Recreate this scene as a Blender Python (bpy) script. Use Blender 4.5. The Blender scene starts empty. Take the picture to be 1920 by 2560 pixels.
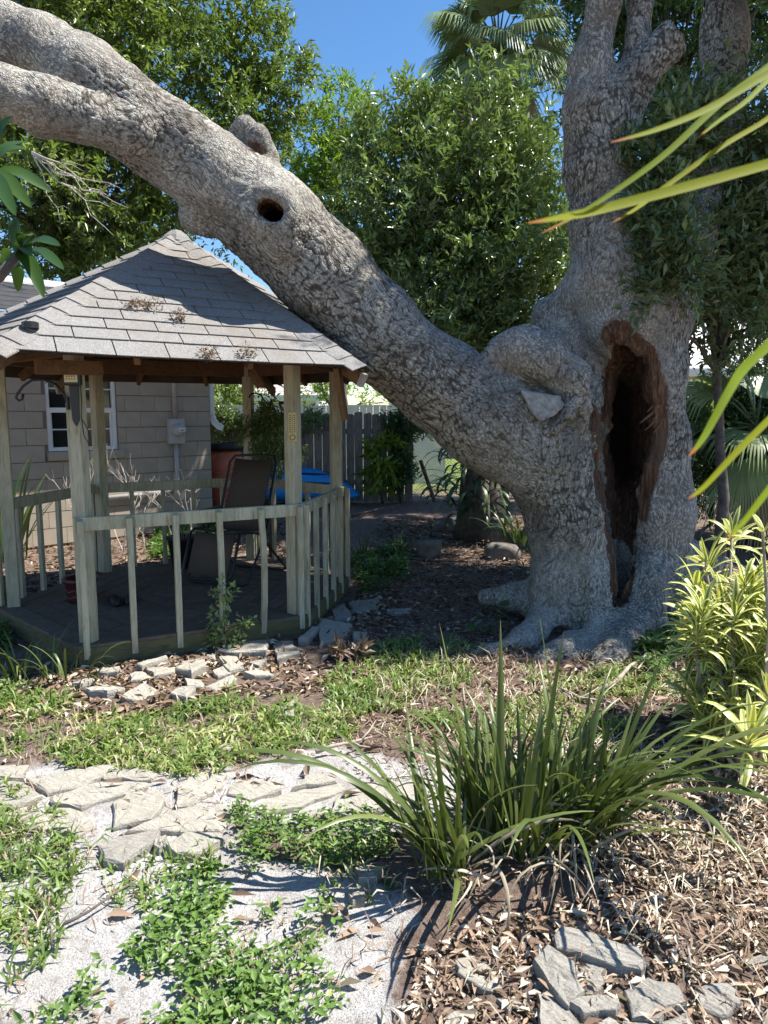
import bpy, bmesh, math, random
import numpy as np
from mathutils import Vector, Matrix

# ------------------------------------------------------------------ camera, sky, sun, exposure
sc = bpy.context.scene
COL = sc.collection
FPX, PITCH, HC = 1850.0, 0.133, 1.6          # focal length in photo pixels (1920x2560), pitch down, eye height
cam_d = bpy.data.cameras.new('camera'); cam = bpy.data.objects.new('camera', cam_d); COL.objects.link(cam)
cam.location = (0, 0, HC); cam.rotation_euler = (math.pi / 2 - PITCH, 0, 0)
cam_d.sensor_fit = 'VERTICAL'; cam_d.sensor_height = 36; cam_d.lens = 36 * FPX / 2560
cam_d.clip_start = 0.05; cam_d.clip_end = 2000
cam_d.dof.use_dof = True; cam_d.dof.focus_distance = 5.0; cam_d.dof.aperture_fstop = 8.0
sc.camera = cam

SUN_AZ = math.atan2(0.14, 1.0)               # direction to the sun in the ground plane (from +X towards +Y)
SUN_EL = math.radians(60)
world = bpy.data.worlds.new('World'); sc.world = world; world.use_nodes = True
wn = world.node_tree; wn.nodes.clear()
sky = wn.nodes.new('ShaderNodeTexSky'); sky.sky_type = 'NISHITA'; sky.sun_disc = False
sky.sun_elevation = SUN_EL; sky.sun_rotation = math.pi / 2 - SUN_AZ
sky.air_density = 1.0; sky.dust_density = 0.2; sky.ozone_density = 3.0
bg = wn.nodes.new('ShaderNodeBackground'); bg.inputs[1].default_value = 0.092
wo = wn.nodes.new('ShaderNodeOutputWorld')
hsv = wn.nodes.new('ShaderNodeHueSaturation'); hsv.inputs['Saturation'].default_value = 1.2; wn.links.new(sky.outputs[0], hsv.inputs['Color']); wn.links.new(hsv.outputs[0], bg.inputs[0]); wn.links.new(bg.outputs[0], wo.inputs[0])
sd = bpy.data.lights.new('sun', 'SUN'); sd.energy = 5.0; sd.angle = math.radians(0.53); sd.color = (1, 0.95, 0.87)
sun = bpy.data.objects.new('sun', sd); COL.objects.link(sun)
SDIR = Vector((math.cos(SUN_AZ) * math.cos(SUN_EL), math.sin(SUN_AZ) * math.cos(SUN_EL), math.sin(SUN_EL)))
sun.rotation_euler = SDIR.to_track_quat('Z', 'Y').to_euler(); sun.location = (6, 2, 12)
sc.view_settings.view_transform = 'Standard'; sc.view_settings.look = 'None'
sc.view_settings.gamma = 1; sc.view_settings.exposure = 1.12
sc.render.engine = 'CYCLES'
sc.cycles.max_bounces = 6; sc.cycles.diffuse_bounces = 3; sc.cycles.glossy_bounces = 2
sc.cycles.transmission_bounces = 4; sc.cycles.transparent_max_bounces = 8

# ------------------------------------------------------------------ helpers
rnd = random.Random(7)
rng = np.random.default_rng(7)
_cp, _sp = math.cos(PITCH), math.sin(PITCH)

def ray(u, v):
    x = (u - 960) / FPX; y = -(v - 1280) / FPX
    return Vector((x, _cp + y * _sp, -_sp + y * _cp))
def at(u, v, Y):
    d = ray(u, v); return Vector((0, 0, HC)) + d * (Y / d.y)
def gz(u, v, z=0.0):
    d = ray(u, v); return Vector((0, 0, HC)) + d * ((z - HC) / d.z)
def onplane(u, v, p0, n):
    d = ray(u, v); o = Vector((0, 0, HC)); return o + d * ((p0 - o).dot(n) / d.dot(n))
def c6(x, y): return (x * 0.57866, 1500 + y * 0.57866)
def c7(x, y): return (860 + x * 0.63894, 1500 + y * 0.63894)
def c5(x, y): return (860 + x * 0.57866, 700 + y * 0.57866)

def link(o):
    COL.objects.link(o); return o
def tag(o, label=None, cat=None, group=None, kind=None):
    if label: o['label'] = label
    if cat: o['category'] = cat
    if group: o['group'] = group
    if kind: o['kind'] = kind
    return o
def thing(name, label, cat, loc=(0, 0, 0), group=None):
    o = bpy.data.objects.new(name, None); o.location = loc; o.empty_display_size = 0.1; link(o)
    return tag(o, label, cat, group)
def setting(name, loc=(0, 0, 0)):
    o = bpy.data.objects.new(name, None); o.location = loc; link(o); o['kind'] = 'structure'; return o
def origin_of(o):
    v = Vector(o.location)
    if o.parent is not None: v = v + o.matrix_parent_inverse.translation + origin_of(o.parent)
    return v
def put(name, me, mat=None, parent=None):
    """mesh in world coordinates -> object, child of parent (whose frame is a pure translation)"""
    o = bpy.data.objects.new(name, me); link(o)
    if mat is not None:
        me.materials.clear(); me.materials.append(mat)
    if parent is not None:
        o.parent = parent; o.matrix_parent_inverse = Matrix.Translation(-origin_of(parent))
    return o
def place(name, me, parent, M):
    """shared mesh, world matrix M"""
    o = bpy.data.objects.new(name, me); link(o)
    if parent is not None:
        o.parent = parent; o.matrix_parent_inverse = Matrix.Translation(-origin_of(parent))
    o.matrix_basis = M
    return o

def np_mesh(name, V, F, tint=None, smooth=False, uv=None):
    """fast mesh from numpy; F is (n,3) or (n,4)"""
    V = np.asarray(V, np.float32); F = np.asarray(F, np.int32)
    me = bpy.data.meshes.new(name); k = F.shape[1]
    me.vertices.add(len(V)); me.vertices.foreach_set('co', V.ravel())
    me.loops.add(F.size); me.loops.foreach_set('vertex_index', F.ravel())
    me.polygons.add(len(F)); me.polygons.foreach_set('loop_start', np.arange(0, F.size, k, dtype=np.int32))
    me.polygons.foreach_set('loop_total', np.full(len(F), k, np.int32))
    if smooth: me.polygons.foreach_set('use_smooth', np.ones(len(F), bool))
    me.update(calc_edges=True)
    if tint is not None:
        a = me.attributes.new('tint', 'FLOAT', 'POINT'); a.data.foreach_set('value', np.asarray(tint, np.float32))
    if uv is not None:
        l = me.uv_layers.new(name='uv'); l.data.foreach_set('uv', np.asarray(uv, np.float32)[F.ravel()].ravel())
    return me

class MB:
    def __init__(s): s.v = []; s.f = []; s.sm = False
    def add(s, vs, fs):
        n = len(s.v); s.v += [tuple(p) for p in vs]; s.f += [tuple(i + n for i in f) for f in fs]; return s
    def bar(s, p0, p1, w, h, up=(0, 0, 1), roll=0):
        p0 = Vector(p0); p1 = Vector(p1); d = (p1 - p0).normalized(); up = Vector(up)
        if abs(d.dot(up)) > 0.99: up = Vector((1, 0, 0))
        x = d.cross(up).normalized(); y = x.cross(d)
        if roll:
            q = Matrix.Rotation(roll, 3, d); x = q @ x; y = q @ y
        vs = [p + x * a * w / 2 + y * b * h / 2 for p in (p0, p1) for a, b in ((-1, -1), (1, -1), (1, 1), (-1, 1))]
        return s.add(vs, [(3, 2, 1, 0), (4, 5, 6, 7), (0, 1, 5, 4), (1, 2, 6, 5), (2, 3, 7, 6), (3, 0, 4, 7)])
    def box(s, c, dx, dy, dz, x=(1, 0, 0), y=(0, 1, 0)):
        c = Vector(c); x = Vector(x).normalized(); y = Vector(y).normalized(); z = x.cross(y)
        vs = [c + x * a * dx / 2 + y * b * dy / 2 + z * e * dz / 2 for e in (-1, 1) for a, b in ((-1, -1), (1, -1), (1, 1), (-1, 1))]
        return s.add(vs, [(3, 2, 1, 0), (4, 5, 6, 7), (0, 1, 5, 4), (1, 2, 6, 5), (2, 3, 7, 6), (3, 0, 4, 7)])
    def tube(s, pts, rad, n=8, caps=True, closed=False):
        pts = [Vector(p) for p in pts]; m = len(pts)
        if not hasattr(rad, '__len__'): rad = [rad] * m
        ref = None; rings = []
        for i, p in enumerate(pts):
            if closed: t = pts[(i + 1) % m] - pts[i - 1]
            else: t = pts[min(i + 1, m - 1)] - pts[max(i - 1, 0)]
            t.normalize()
            if ref is None: ref = t.orthogonal().normalized()
            ref = (ref - t * ref.dot(t))
            ref = ref.normalized() if ref.length > 1e-6 else t.orthogonal().normalized()
            b = t.cross(ref)
            rings.append([p + (ref * math.cos(2 * math.pi * k / n) + b * math.sin(2 * math.pi * k / n)) * rad[i] for k in range(n)])
        vs = [q for r in rings for q in r]; fs = []
        for i in range(m if closed else m - 1):
            j = (i + 1) % m
            for k in range(n):
                fs.append((i * n + k, i * n + (k + 1) % n, j * n + (k + 1) % n, j * n + k))
        if caps and not closed:
            fs.append(tuple(reversed(range(n)))); fs.append(tuple((m - 1) * n + k for k in range(n)))
        return s.add(vs, fs)
    def lathe(s, c, prof, n=24, ax=(0, 0, 1)):
        c = Vector(c); ax = Vector(ax).normalized(); x = ax.orthogonal().normalized(); y = ax.cross(x)
        vs = []; fs = []
        for r, h in prof:
            for k in range(n):
                a = 2 * math.pi * k / n; vs.append(c + ax * h + (x * math.cos(a) + y * math.sin(a)) * r)
        for i in range(len(prof) - 1):
            for k in range(n):
                fs.append((i * n + k, i * n + (k + 1) % n, (i + 1) * n + (k + 1) % n, (i + 1) * n + k))
        return s.add(vs, fs)
    def prism(s, poly, h, n=None):
        """poly: 3D points in a plane; extruded by vector h"""
        m = len(poly); h = Vector(h)
        vs = [Vector(p) for p in poly] + [Vector(p) + h for p in poly]
        fs = [tuple(reversed(range(m))), tuple(range(m, 2 * m))] + [(i, (i + 1) % m, m + (i + 1) % m, m + i) for i in range(m)]
        return s.add(vs, fs)
    def mesh(s, name, smooth=False):
        me = bpy.data.meshes.new(name); me.from_pydata(s.v, [], s.f); me.update()
        bm = bmesh.new(); bm.from_mesh(me); bmesh.ops.recalc_face_normals(bm, faces=bm.faces); bm.to_mesh(me); bm.free()
        if smooth: me.polygons.foreach_set('use_smooth', [True] * len(me.polygons))
        return me
    def build(s, name, mat, parent=None, smooth=False, bevel=0):
        o = put(name, s.mesh(name, smooth), mat, parent)
        if bevel:
            b = o.modifiers.new('bevel', 'BEVEL'); b.width = bevel; b.segments = 1; b.limit_method = 'ANGLE'
        return o

# ------------------------------------------------------------------ noise (numpy lattice)
_LAT = rng.random((32, 32, 32)).astype(np.float32)
def vnoise(P, scale):
    Q = P * scale; i = np.floor(Q).astype(np.int64); f = (Q - i).astype(np.float32); f = f * f * (3 - 2 * f)
    r = np.zeros(len(P), np.float32)
    for dx in (0, 1):
        wx = f[:, 0] if dx else 1 - f[:, 0]
        for dy in (0, 1):
            wy = f[:, 1] if dy else 1 - f[:, 1]
            for dz in (0, 1):
                wz = f[:, 2] if dz else 1 - f[:, 2]
                r += wx * wy * wz * _LAT[(i[:, 0] + dx) & 31, (i[:, 1] + dy) & 31, (i[:, 2] + dz) & 31]
    return r - 0.5
def inpoly(X, Y, poly):
    r = np.zeros(X.shape, bool); n = len(poly); j = n - 1
    for i in range(n):
        xi, yi = poly[i][:2]; xj, yj = poly[j][:2]
        r ^= ((yi > Y) != (yj > Y)) & (X < (xj - xi) * (Y - yi) / (yj - yi + 1e-12) + xi); j = i
    return r

# ------------------------------------------------------------------ materials
class NT:
    def __init__(s, name):
        s.m = bpy.data.materials.new(name); s.m.use_nodes = True; s.t = s.m.node_tree; s.t.nodes.clear()
        s.out = s.n('ShaderNodeOutputMaterial')
    def n(s, typ, **kw):
        nd = s.t.nodes.new(typ)
        for k, v in kw.items(): setattr(nd, k, v)
        return nd
    def l(s, a, b): s.t.links.new(a, b)
    def coord(s, kind='Object'): return s.n('ShaderNodeTexCoord').outputs[kind]
    def mapping(s, vec, scale=(1, 1, 1), rot=(0, 0, 0), loc=(0, 0, 0)):
        m = s.n('ShaderNodeMapping'); m.inputs['Scale'].default_value = scale; m.inputs['Rotation'].default_value = rot
        m.inputs['Location'].default_value = loc; s.l(vec, m.inputs[0]); return m.outputs[0]
    def noise(s, vec, scale, detail=4, rough=0.55, dist=0):
        n = s.n('ShaderNodeTexNoise'); n.inputs['Scale'].default_value = scale; n.inputs['Detail'].default_value = detail
        n.inputs['Roughness'].default_value = rough; n.inputs['Distortion'].default_value = dist; s.l(vec, n.inputs['Vector']); return n.outputs[0]
    def vor(s, vec, scale, feature='F1', out=0, rand=1.0):
        n = s.n('ShaderNodeTexVoronoi', feature=feature); n.inputs['Scale'].default_value = scale; n.inputs['Randomness'].default_value = rand
        s.l(vec, n.inputs['Vector']); return n.outputs[out]
    def ramp(s, fac, stops):
        r = s.n('ShaderNodeValToRGB'); e = r.color_ramp.elements
        while len(e) < len(stops): e.new(0.5)
        for k, (p, c) in enumerate(stops):
            e[k].position = p; e[k].color = (*c, 1) if hasattr(c, '__len__') else (c, c, c, 1)
        s.l(fac, r.inputs[0]); return r.outputs[0]
    def mix(s, fac, a, b, mode='MIX'):
        m = s.n('ShaderNodeMix', data_type='RGBA', blend_type=mode)
        for sock, val in ((m.inputs[0], fac), (m.inputs[6], a), (m.inputs[7], b)):
            if hasattr(val, 'is_linked'): s.l(val, sock)
            elif hasattr(val, '__len__'): sock.default_value = (*val[:3], 1)
            else: sock.default_value = val
        return m.outputs[2]
    def math(s, op, a, b=0.0, clamp=False):
        m = s.n('ShaderNodeMath', operation=op, use_clamp=clamp)
        for sock, val in ((m.inputs[0], a), (m.inputs[1], b)):
            if hasattr(val, 'is_linked'): s.l(val, sock)
            else: sock.default_value = val
        return m.outputs[0]
    def attr(s, name, out='Fac'): return s.n('ShaderNodeAttribute', attribute_name=name).outputs[out]
    def objrand(s): return s.n('ShaderNodeObjectInfo').outputs['Random']
    def bump(s, h, strength=0.5, dist=0.01):
        b = s.n('ShaderNodeBump'); b.inputs['Strength'].default_value = strength; b.inputs['Distance'].default_value = dist
        s.l(h, b.inputs['Height']); return b.outputs[0]
    def bsdf(s, color, rough=0.8, spec=0.3, normal=None, metal=0.0):
        p = s.n('ShaderNodeBsdfPrincipled')
        if hasattr(color, 'is_linked'): s.l(color, p.inputs['Base Color'])
        else: p.inputs['Base Color'].default_value = (*color, 1)
        if hasattr(rough, 'is_linked'): s.l(rough, p.inputs['Roughness'])
        else: p.inputs['Roughness'].default_value = rough
        p.inputs['Specular IOR Level'].default_value = spec; p.inputs['Metallic'].default_value = metal
        if normal is not None: s.l(normal, p.inputs['Normal'])
        return p.outputs[0]
    def done(s, sh): s.l(sh, s.out.inputs['Surface']); return s.m

def mat_plain(name, col, rough=0.7, spec=0.3, var=0.15, nscale=12, bump=0.0, metal=0, randobj=0.0):
    t = NT(name); c = t.coord(); n = t.noise(c, nscale, 5)
    dark = tuple(x * (1 - var) for x in col); lite = tuple(min(1, x * (1 + var)) for x in col)
    k = t.ramp(n, [(0.3, dark), (0.7, lite)])
    if randobj:
        k = t.mix(t.math('MULTIPLY', t.objrand(), randobj), k, tuple(x * 0.45 for x in col))
    nb = t.bump(t.noise(c, nscale * 6, 4), bump, 0.004) if bump else None
    return t.done(t.bsdf(k, rough, spec, nb, metal))

def mat_leaf(name, dark, lite, trans=0.3, rough=0.42, spec=0.4, yellow=None):
    t = NT(name); f = t.attr('tint')
    stops = [(0.0, dark), (0.75, lite)]
    stops.append((1.0, yellow if yellow else tuple(min(1, x * 1.25) for x in lite)))
    k = t.ramp(f, stops)
    b = t.bsdf(k, rough, spec)
    tr = t.n('ShaderNodeBsdfTranslucent'); t.l(t.mix(1.0, k, (1.0, 1.15, 0.55), 'MULTIPLY'), tr.inputs[0])
    m = t.n('ShaderNodeMixShader'); m.inputs[0].default_value = trans; t.l(b, m.inputs[1]); t.l(tr.outputs[0], m.inputs[2])
    return t.done(m.outputs[0])

def mat_wood(name, col, dark, scale=(3, 3, 0.6), rough=0.75, bump=0.25, rand=0.35):
    t = NT(name); c = t.coord('Object')
    r = t.objrand(); off = t.n('ShaderNodeCombineXYZ'); t.l(t.math('MULTIPLY', r, 37.0), off.inputs[0]); t.l(t.math('MULTIPLY', r, 11.0), off.inputs[2])
    va = t.n('ShaderNodeVectorMath', operation='ADD'); t.l(c, va.inputs[0]); t.l(off.outputs[0], va.inputs[1])
    m = t.mapping(va.outputs[0], scale); n1 = t.noise(m, 9, 6, 0.6, 1.0); n2 = t.noise(va.outputs[0], 3, 4)
    k = t.ramp(n1, [(0.30, dark), (0.55, col), (0.8, tuple(x * 1.15 for x in col))])
    k = t.mix(t.ramp(n2, [(0.45, 0.0), (0.75, 0.55)]), k, dark)
    k = t.mix(t.math('MULTIPLY', r, rand), k, dark)
    return t.done(t.bsdf(k, rough, 0.25, t.bump(n1, bump, 0.004)))

M = {}
M['post'] = mat_wood('painted_sage_wood', (0.53, 0.49, 0.35), (0.29, 0.25, 0.155), (4, 4, 0.5), 0.7, 0.35, 0.25)
M['skirt'] = mat_wood('olive_skirt_wood', (0.155, 0.14, 0.065), (0.08, 0.07, 0.035), (1.2, 1.2, 6), 0.8)
M['deck'] = mat_wood('weathered_deck_wood', (0.175, 0.135, 0.10), (0.095, 0.072, 0.053), (2, 2, 2), 0.85, 0.3, 0.5)
M['brownwood'] = mat_wood('bare_brown_wood', (0.17, 0.092, 0.045), (0.09, 0.048, 0.025), (2, 2, 2), 0.8)
M['rawend'] = mat_plain('weathered_end_grain', (0.36, 0.31, 0.25), 0.9, 0.2, 0.3, 30, 0.4)
M['fencewood'] = mat_wood('grey_fence_wood', (0.30, 0.275, 0.25), (0.14, 0.125, 0.115), (5, 5, 0.5), 0.9, 0.4, 0.5)
M['whitefence'] = mat_plain('white_fence_paint', (0.78, 0.77, 0.74), 0.6, 0.3, 0.06, 6, 0, 0, 0.1)
M['darkunder'] = mat_plain('dark_sheathing', (0.06, 0.04, 0.03), 0.9, 0.1, 0.3, 8)
M['blackmetal'] = mat_plain('black_metal', (0.02, 0.02, 0.022), 0.4, 0.5, 0.1, 20)
M['fabric'] = mat_plain('brown_mesh_fabric', (0.115, 0.085, 0.065), 0.8, 0.15, 0.12, 90, 0.3)
M['cord'] = mat_plain('black_cord', (0.025, 0.024, 0.023), 0.7)
M['redpot'] = mat_plain('dark_red_glazed_pot', (0.085, 0.022, 0.02), 0.35, 0.5, 0.25, 15)
M['potdeco'] = mat_plain('pot_relief', (0.20, 0.10, 0.09), 0.5, 0.4, 0.2, 30)
M['blackpot'] = mat_plain('black_plastic', (0.018, 0.018, 0.018), 0.55, 0.4)
M['terracotta'] = mat_plain('terracotta_barrel_plastic', (0.50, 0.135, 0.075), 0.5, 0.4, 0.18, 5, 0.1)
M['kayak'] = mat_plain('blue_kayak_plastic', (0.015, 0.30, 0.80), 0.35, 0.5, 0.2, 3)
M['kayakdark'] = mat_plain('kayak_navy', (0.012, 0.045, 0.13), 0.5, 0.4)
M['block'] = mat_plain('painted_block', (0.375, 0.322, 0.26), 0.85, 0.2, 0.09, 4, 0.35, 0, 0.14)
M['blockback'] = mat_plain('mortar_joint', (0.20, 0.165, 0.13), 0.9, 0.1)
M['white'] = mat_plain('white_trim_paint', (0.72, 0.72, 0.70), 0.5, 0.4, 0.06, 8)
M['glass'] = mat_plain('dark_window_glass', (0.012, 0.014, 0.016), 0.08, 0.6, 0.1, 3)
M['metal'] = mat_plain('grey_meter_metal', (0.38, 0.38, 0.365), 0.5, 0.5, 0.12, 10, 0.1)
M['conduit'] = mat_plain('painted_conduit', (0.37, 0.33, 0.285), 0.6, 0.3)
M['roofdark'] = mat_plain('dark_house_roof', (0.045, 0.045, 0.05), 0.7, 0.3, 0.3, 12)
M['yellowpaint'] = mat_plain('cream_house_paint', (0.62, 0.52, 0.30), 0.8, 0.2, 0.06, 4)
M['roofwhite'] = mat_plain('white_roof_shingle', (0.72, 0.72, 0.74), 0.8, 0.2, 0.08, 10)
M['roofgrey'] = mat_plain('grey_roof_shingle', (0.42, 0.39, 0.36), 0.8, 0.2, 0.12, 10)
M['gold'] = mat_plain('pale_led_face', (0.70, 0.60, 0.36), 0.4, 0.4, 0.05, 20)
M['thermo'] = mat_plain('yellow_thermometer_plate', (0.62, 0.48, 0.20), 0.5, 0.4, 0.1, 20)
M['thermoink'] = mat_plain('thermometer_ink', (0.10, 0.07, 0.03), 0.6)
M['stone_tex'] = None
def mat_stone(name, a, b, c):
    t = NT(name); co = t.coord('Object'); r = t.objrand()
    rot = t.n('ShaderNodeVectorRotate', rotation_type='Z_AXIS'); t.l(co, rot.inputs[0]); t.l(t.math('MULTIPLY', r, 1.2), rot.inputs['Angle'])
    m = t.mapping(rot.outputs[0], (2.0, 13, 13)); n1 = t.noise(m, 4.5, 9, 0.68, 0.8); n2 = t.noise(co, 5, 5); n3 = t.noise(co, 150, 3, 0.7)
    k = t.ramp(n1, [(0.30, a), (0.48, b), (0.72, c)])
    k = t.mix(t.ramp(n2, [(0.45, 0.0), (0.7, 0.5)]), k, b)
    k = t.mix(t.ramp(t.math('FRACT', t.math('MULTIPLY', r, 7.3)), [(0.0, 0.0), (1.0, 0.4)]), k, a)
    k = t.mix(0.35, k, t.ramp(n3, [(0.3, tuple(x * 0.45 for x in a)), (0.7, c)]), 'MIX')
    h = t.math('ADD', t.math('MULTIPLY', n1, 1.5), t.math('MULTIPLY', n3, 0.35))
    return t.done(t.bsdf(k, 0.85, 0.25, t.bump(h, 0.8, 0.012)))
M['stone'] = mat_stone('tan_flagstone', (0.25, 0.23, 0.19), (0.40, 0.375, 0.315), (0.54, 0.51, 0.44))
M['greystone'] = mat_stone('grey_slate_stone', (0.20, 0.186, 0.16), (0.33, 0.31, 0.27), (0.47, 0.445, 0.395))
M['concrete'] = mat_plain('rough_concrete', (0.30, 0.295, 0.28), 0.95, 0.1, 0.35, 28, 0.9)
M['rock'] = mat_plain('brown_grey_rock', (0.17, 0.15, 0.13), 0.95, 0.1, 0.35, 14, 0.9)
M['deadwood'] = mat_plain('bleached_twig', (0.36, 0.30, 0.25), 0.9, 0.1, 0.3, 25, 0.3)
M['twigpale'] = mat_plain('pale_bare_twig', (0.50, 0.45, 0.38), 0.9, 0.1, 0.2, 25)
M['branch'] = mat_plain('grey_branch_bark', (0.13, 0.115, 0.10), 0.95, 0.1, 0.4, 18, 0.5)
M['palmtrunk'] = mat_plain('palm_trunk_fibre', (0.12, 0.09, 0.065), 0.95, 0.1, 0.4, 18, 0.6)

# leaves
M['lf_oak'] = mat_leaf('oak_leaf', (0.026, 0.058, 0.016), (0.085, 0.163, 0.039), 0.25, 0.36, 0.5)
M['lf_left'] = mat_leaf('left_tree_leaf', (0.075, 0.112, 0.028), (0.245, 0.315, 0.08), 0.32, 0.38, 0.5, (0.17, 0.23, 0.04))
M['lf_yel'] = mat_leaf('yellow_green_leaf', (0.107, 0.178, 0.029), (0.288, 0.402, 0.060), 0.4, 0.45, 0.4)
M['lf_mid'] = mat_leaf('grey_green_leaf', (0.085, 0.130, 0.045), (0.26, 0.34, 0.125), 0.22, 0.33, 0.55)
M['lf_sap'] = mat_leaf('pale_sapling_leaf', (0.075, 0.115, 0.05), (0.19, 0.26, 0.115), 0.28, 0.30, 0.6)
M['lf_dark'] = mat_leaf('dark_leaf', (0.029, 0.065, 0.025), (0.103, 0.181, 0.061), 0.2, 0.4, 0.45)
M['lf_palm'] = mat_leaf('palm_frond', (0.14, 0.19, 0.085), (0.34, 0.42, 0.21), 0.3, 0.38, 0.5)
M['lf_palmdead'] = mat_leaf('dead_palm_thatch', (0.13, 0.10, 0.065), (0.32, 0.27, 0.19), 0.15, 0.8, 0.1)
M['lf_grass'] = mat_leaf('lawn_grass', (0.075, 0.13, 0.03), (0.21, 0.30, 0.075), 0.35, 0.45, 0.4, (0.46, 0.43, 0.20))
M['lf_weed'] = mat_leaf('broad_weed_leaf', (0.065, 0.125, 0.03), (0.17, 0.28, 0.065), 0.32, 0.42, 0.45, (0.34, 0.40, 0.12))
M['lf_litter'] = mat_leaf('dead_leaf_litter', (0.105, 0.066, 0.048), (0.34, 0.245, 0.175), 0.12, 0.75, 0.15, (0.62, 0.55, 0.45))
M['lf_clump'] = None
def mat_strap(name, edge, centre, alt, stripe=True, trans=0.25, rough=0.4, tipcol=None, tipstart=0.9, spec=0.45):
    """long leaf: uv.x across (0..1), uv.y along (0..1)"""
    t = NT(name); uv = t.n('ShaderNodeUVMap').outputs[0]; sp = t.n('ShaderNodeSeparateXYZ'); t.l(uv, sp.inputs[0]); r = t.objrand()
    if stripe:
        a = t.math('ABSOLUTE', t.math('SUBTRACT', sp.outputs[0], 0.5))
        wob = t.noise(t.mapping(uv, (6, 2, 1)), 5, 2)
        k = t.ramp(t.math('ADD', a, t.math('MULTIPLY', t.math('SUBTRACT', wob, 0.5), 0.12)), [(0.02, alt), (0.06, centre), (0.18, centre), (0.26, edge)])
        k = t.mix(t.ramp(r, [(0.0, 0.0), (1.0, 0.45)]), k, edge)
    else:
        k = t.ramp(r, [(0.0, centre), (0.7, edge), (1.0, alt)])
        k = t.mix(t.ramp(t.noise(t.mapping(uv, (14, 1.5, 1)), 4, 3), [(0.3, 0.0), (0.8, 0.5)]), k, centre)
    if tipcol: k = t.mix(t.ramp(sp.outputs[1], [(tipstart, 0.0), (min(1, tipstart + 0.07), 1.0)]), k, tipcol)
    b = t.bsdf(k, rough, spec)
    tr = t.n('ShaderNodeBsdfTranslucent'); t.l(t.mix(1.0, k, (1.1, 1.15, 0.5), 'MULTIPLY'), tr.inputs[0])
    m = t.n('ShaderNodeMixShader'); m.inputs[0].default_value = trans; t.l(b, m.inputs[1]); t.l(tr.outputs[0], m.inputs[2])
    return t.done(m.outputs[0])
M['clump'] = mat_strap('flax_blade', (0.125, 0.165, 0.045), (0.055, 0.085, 0.022), (0.19, 0.22, 0.07), False, 0.22, 0.36, (0.30, 0.22, 0.10), 0.93)
M['clumpdead'] = mat_strap('dead_flax_blade', (0.44, 0.38, 0.28), (0.28, 0.23, 0.16), (0.50, 0.45, 0.36), False, 0.1, 0.8)
M['drac'] = mat_strap('striped_dracaena_leaf', (0.70, 0.68, 0.24), (0.10, 0.165, 0.04), (0.26, 0.32, 0.08), True, 0.25, 0.4)
M['fore'] = mat_strap('foreground_blade', (0.20, 0.26, 0.006), (0.10, 0.17, 0.006), (0.27, 0.27, 0.008), False, 0.45, 0.6, (0.34, 0.12, 0.03), 0.88, 0.08)
M['plum'] = mat_strap('broad_frangipani_leaf', (0.05, 0.11, 0.022), (0.035, 0.08, 0.018), (0.09, 0.16, 0.03), False, 0.3, 0.35)
M['strap'] = mat_strap('dark_strap_leaf', (0.065, 0.115, 0.035), (0.04, 0.075, 0.025), (0.12, 0.17, 0.06), False, 0.15, 0.4)

def mat_shingle():
    t = NT('grey_asphalt_shingle'); c = t.coord('Object'); r = t.objrand()
    g = t.noise(c, 260, 2, 0.8); b = t.noise(c, 2.2, 5, 0.6); b2 = t.noise(c, 26, 4, 0.7)
    k = t.ramp(g, [(0.36, (0.075, 0.072, 0.068)), (0.52, (0.23, 0.222, 0.212)), (0.66, (0.50, 0.49, 0.48))])
    k = t.mix(t.ramp(b, [(0.46, 0.0), (0.66, 0.55)]), k, (0.18, 0.15, 0.12))
    k = t.mix(t.ramp(b2, [(0.5, 0.0), (0.8, 0.35)]), k, (0.42, 0.41, 0.38))
    k = t.mix(t.math('MULTIPLY', r, 0.35), k, (0.20, 0.19, 0.185))
    return t.done(t.bsdf(k, 0.92, 0.15, t.bump(g, 0.6, 0.004)))
M['shingle'] = mat_shingle()

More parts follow.
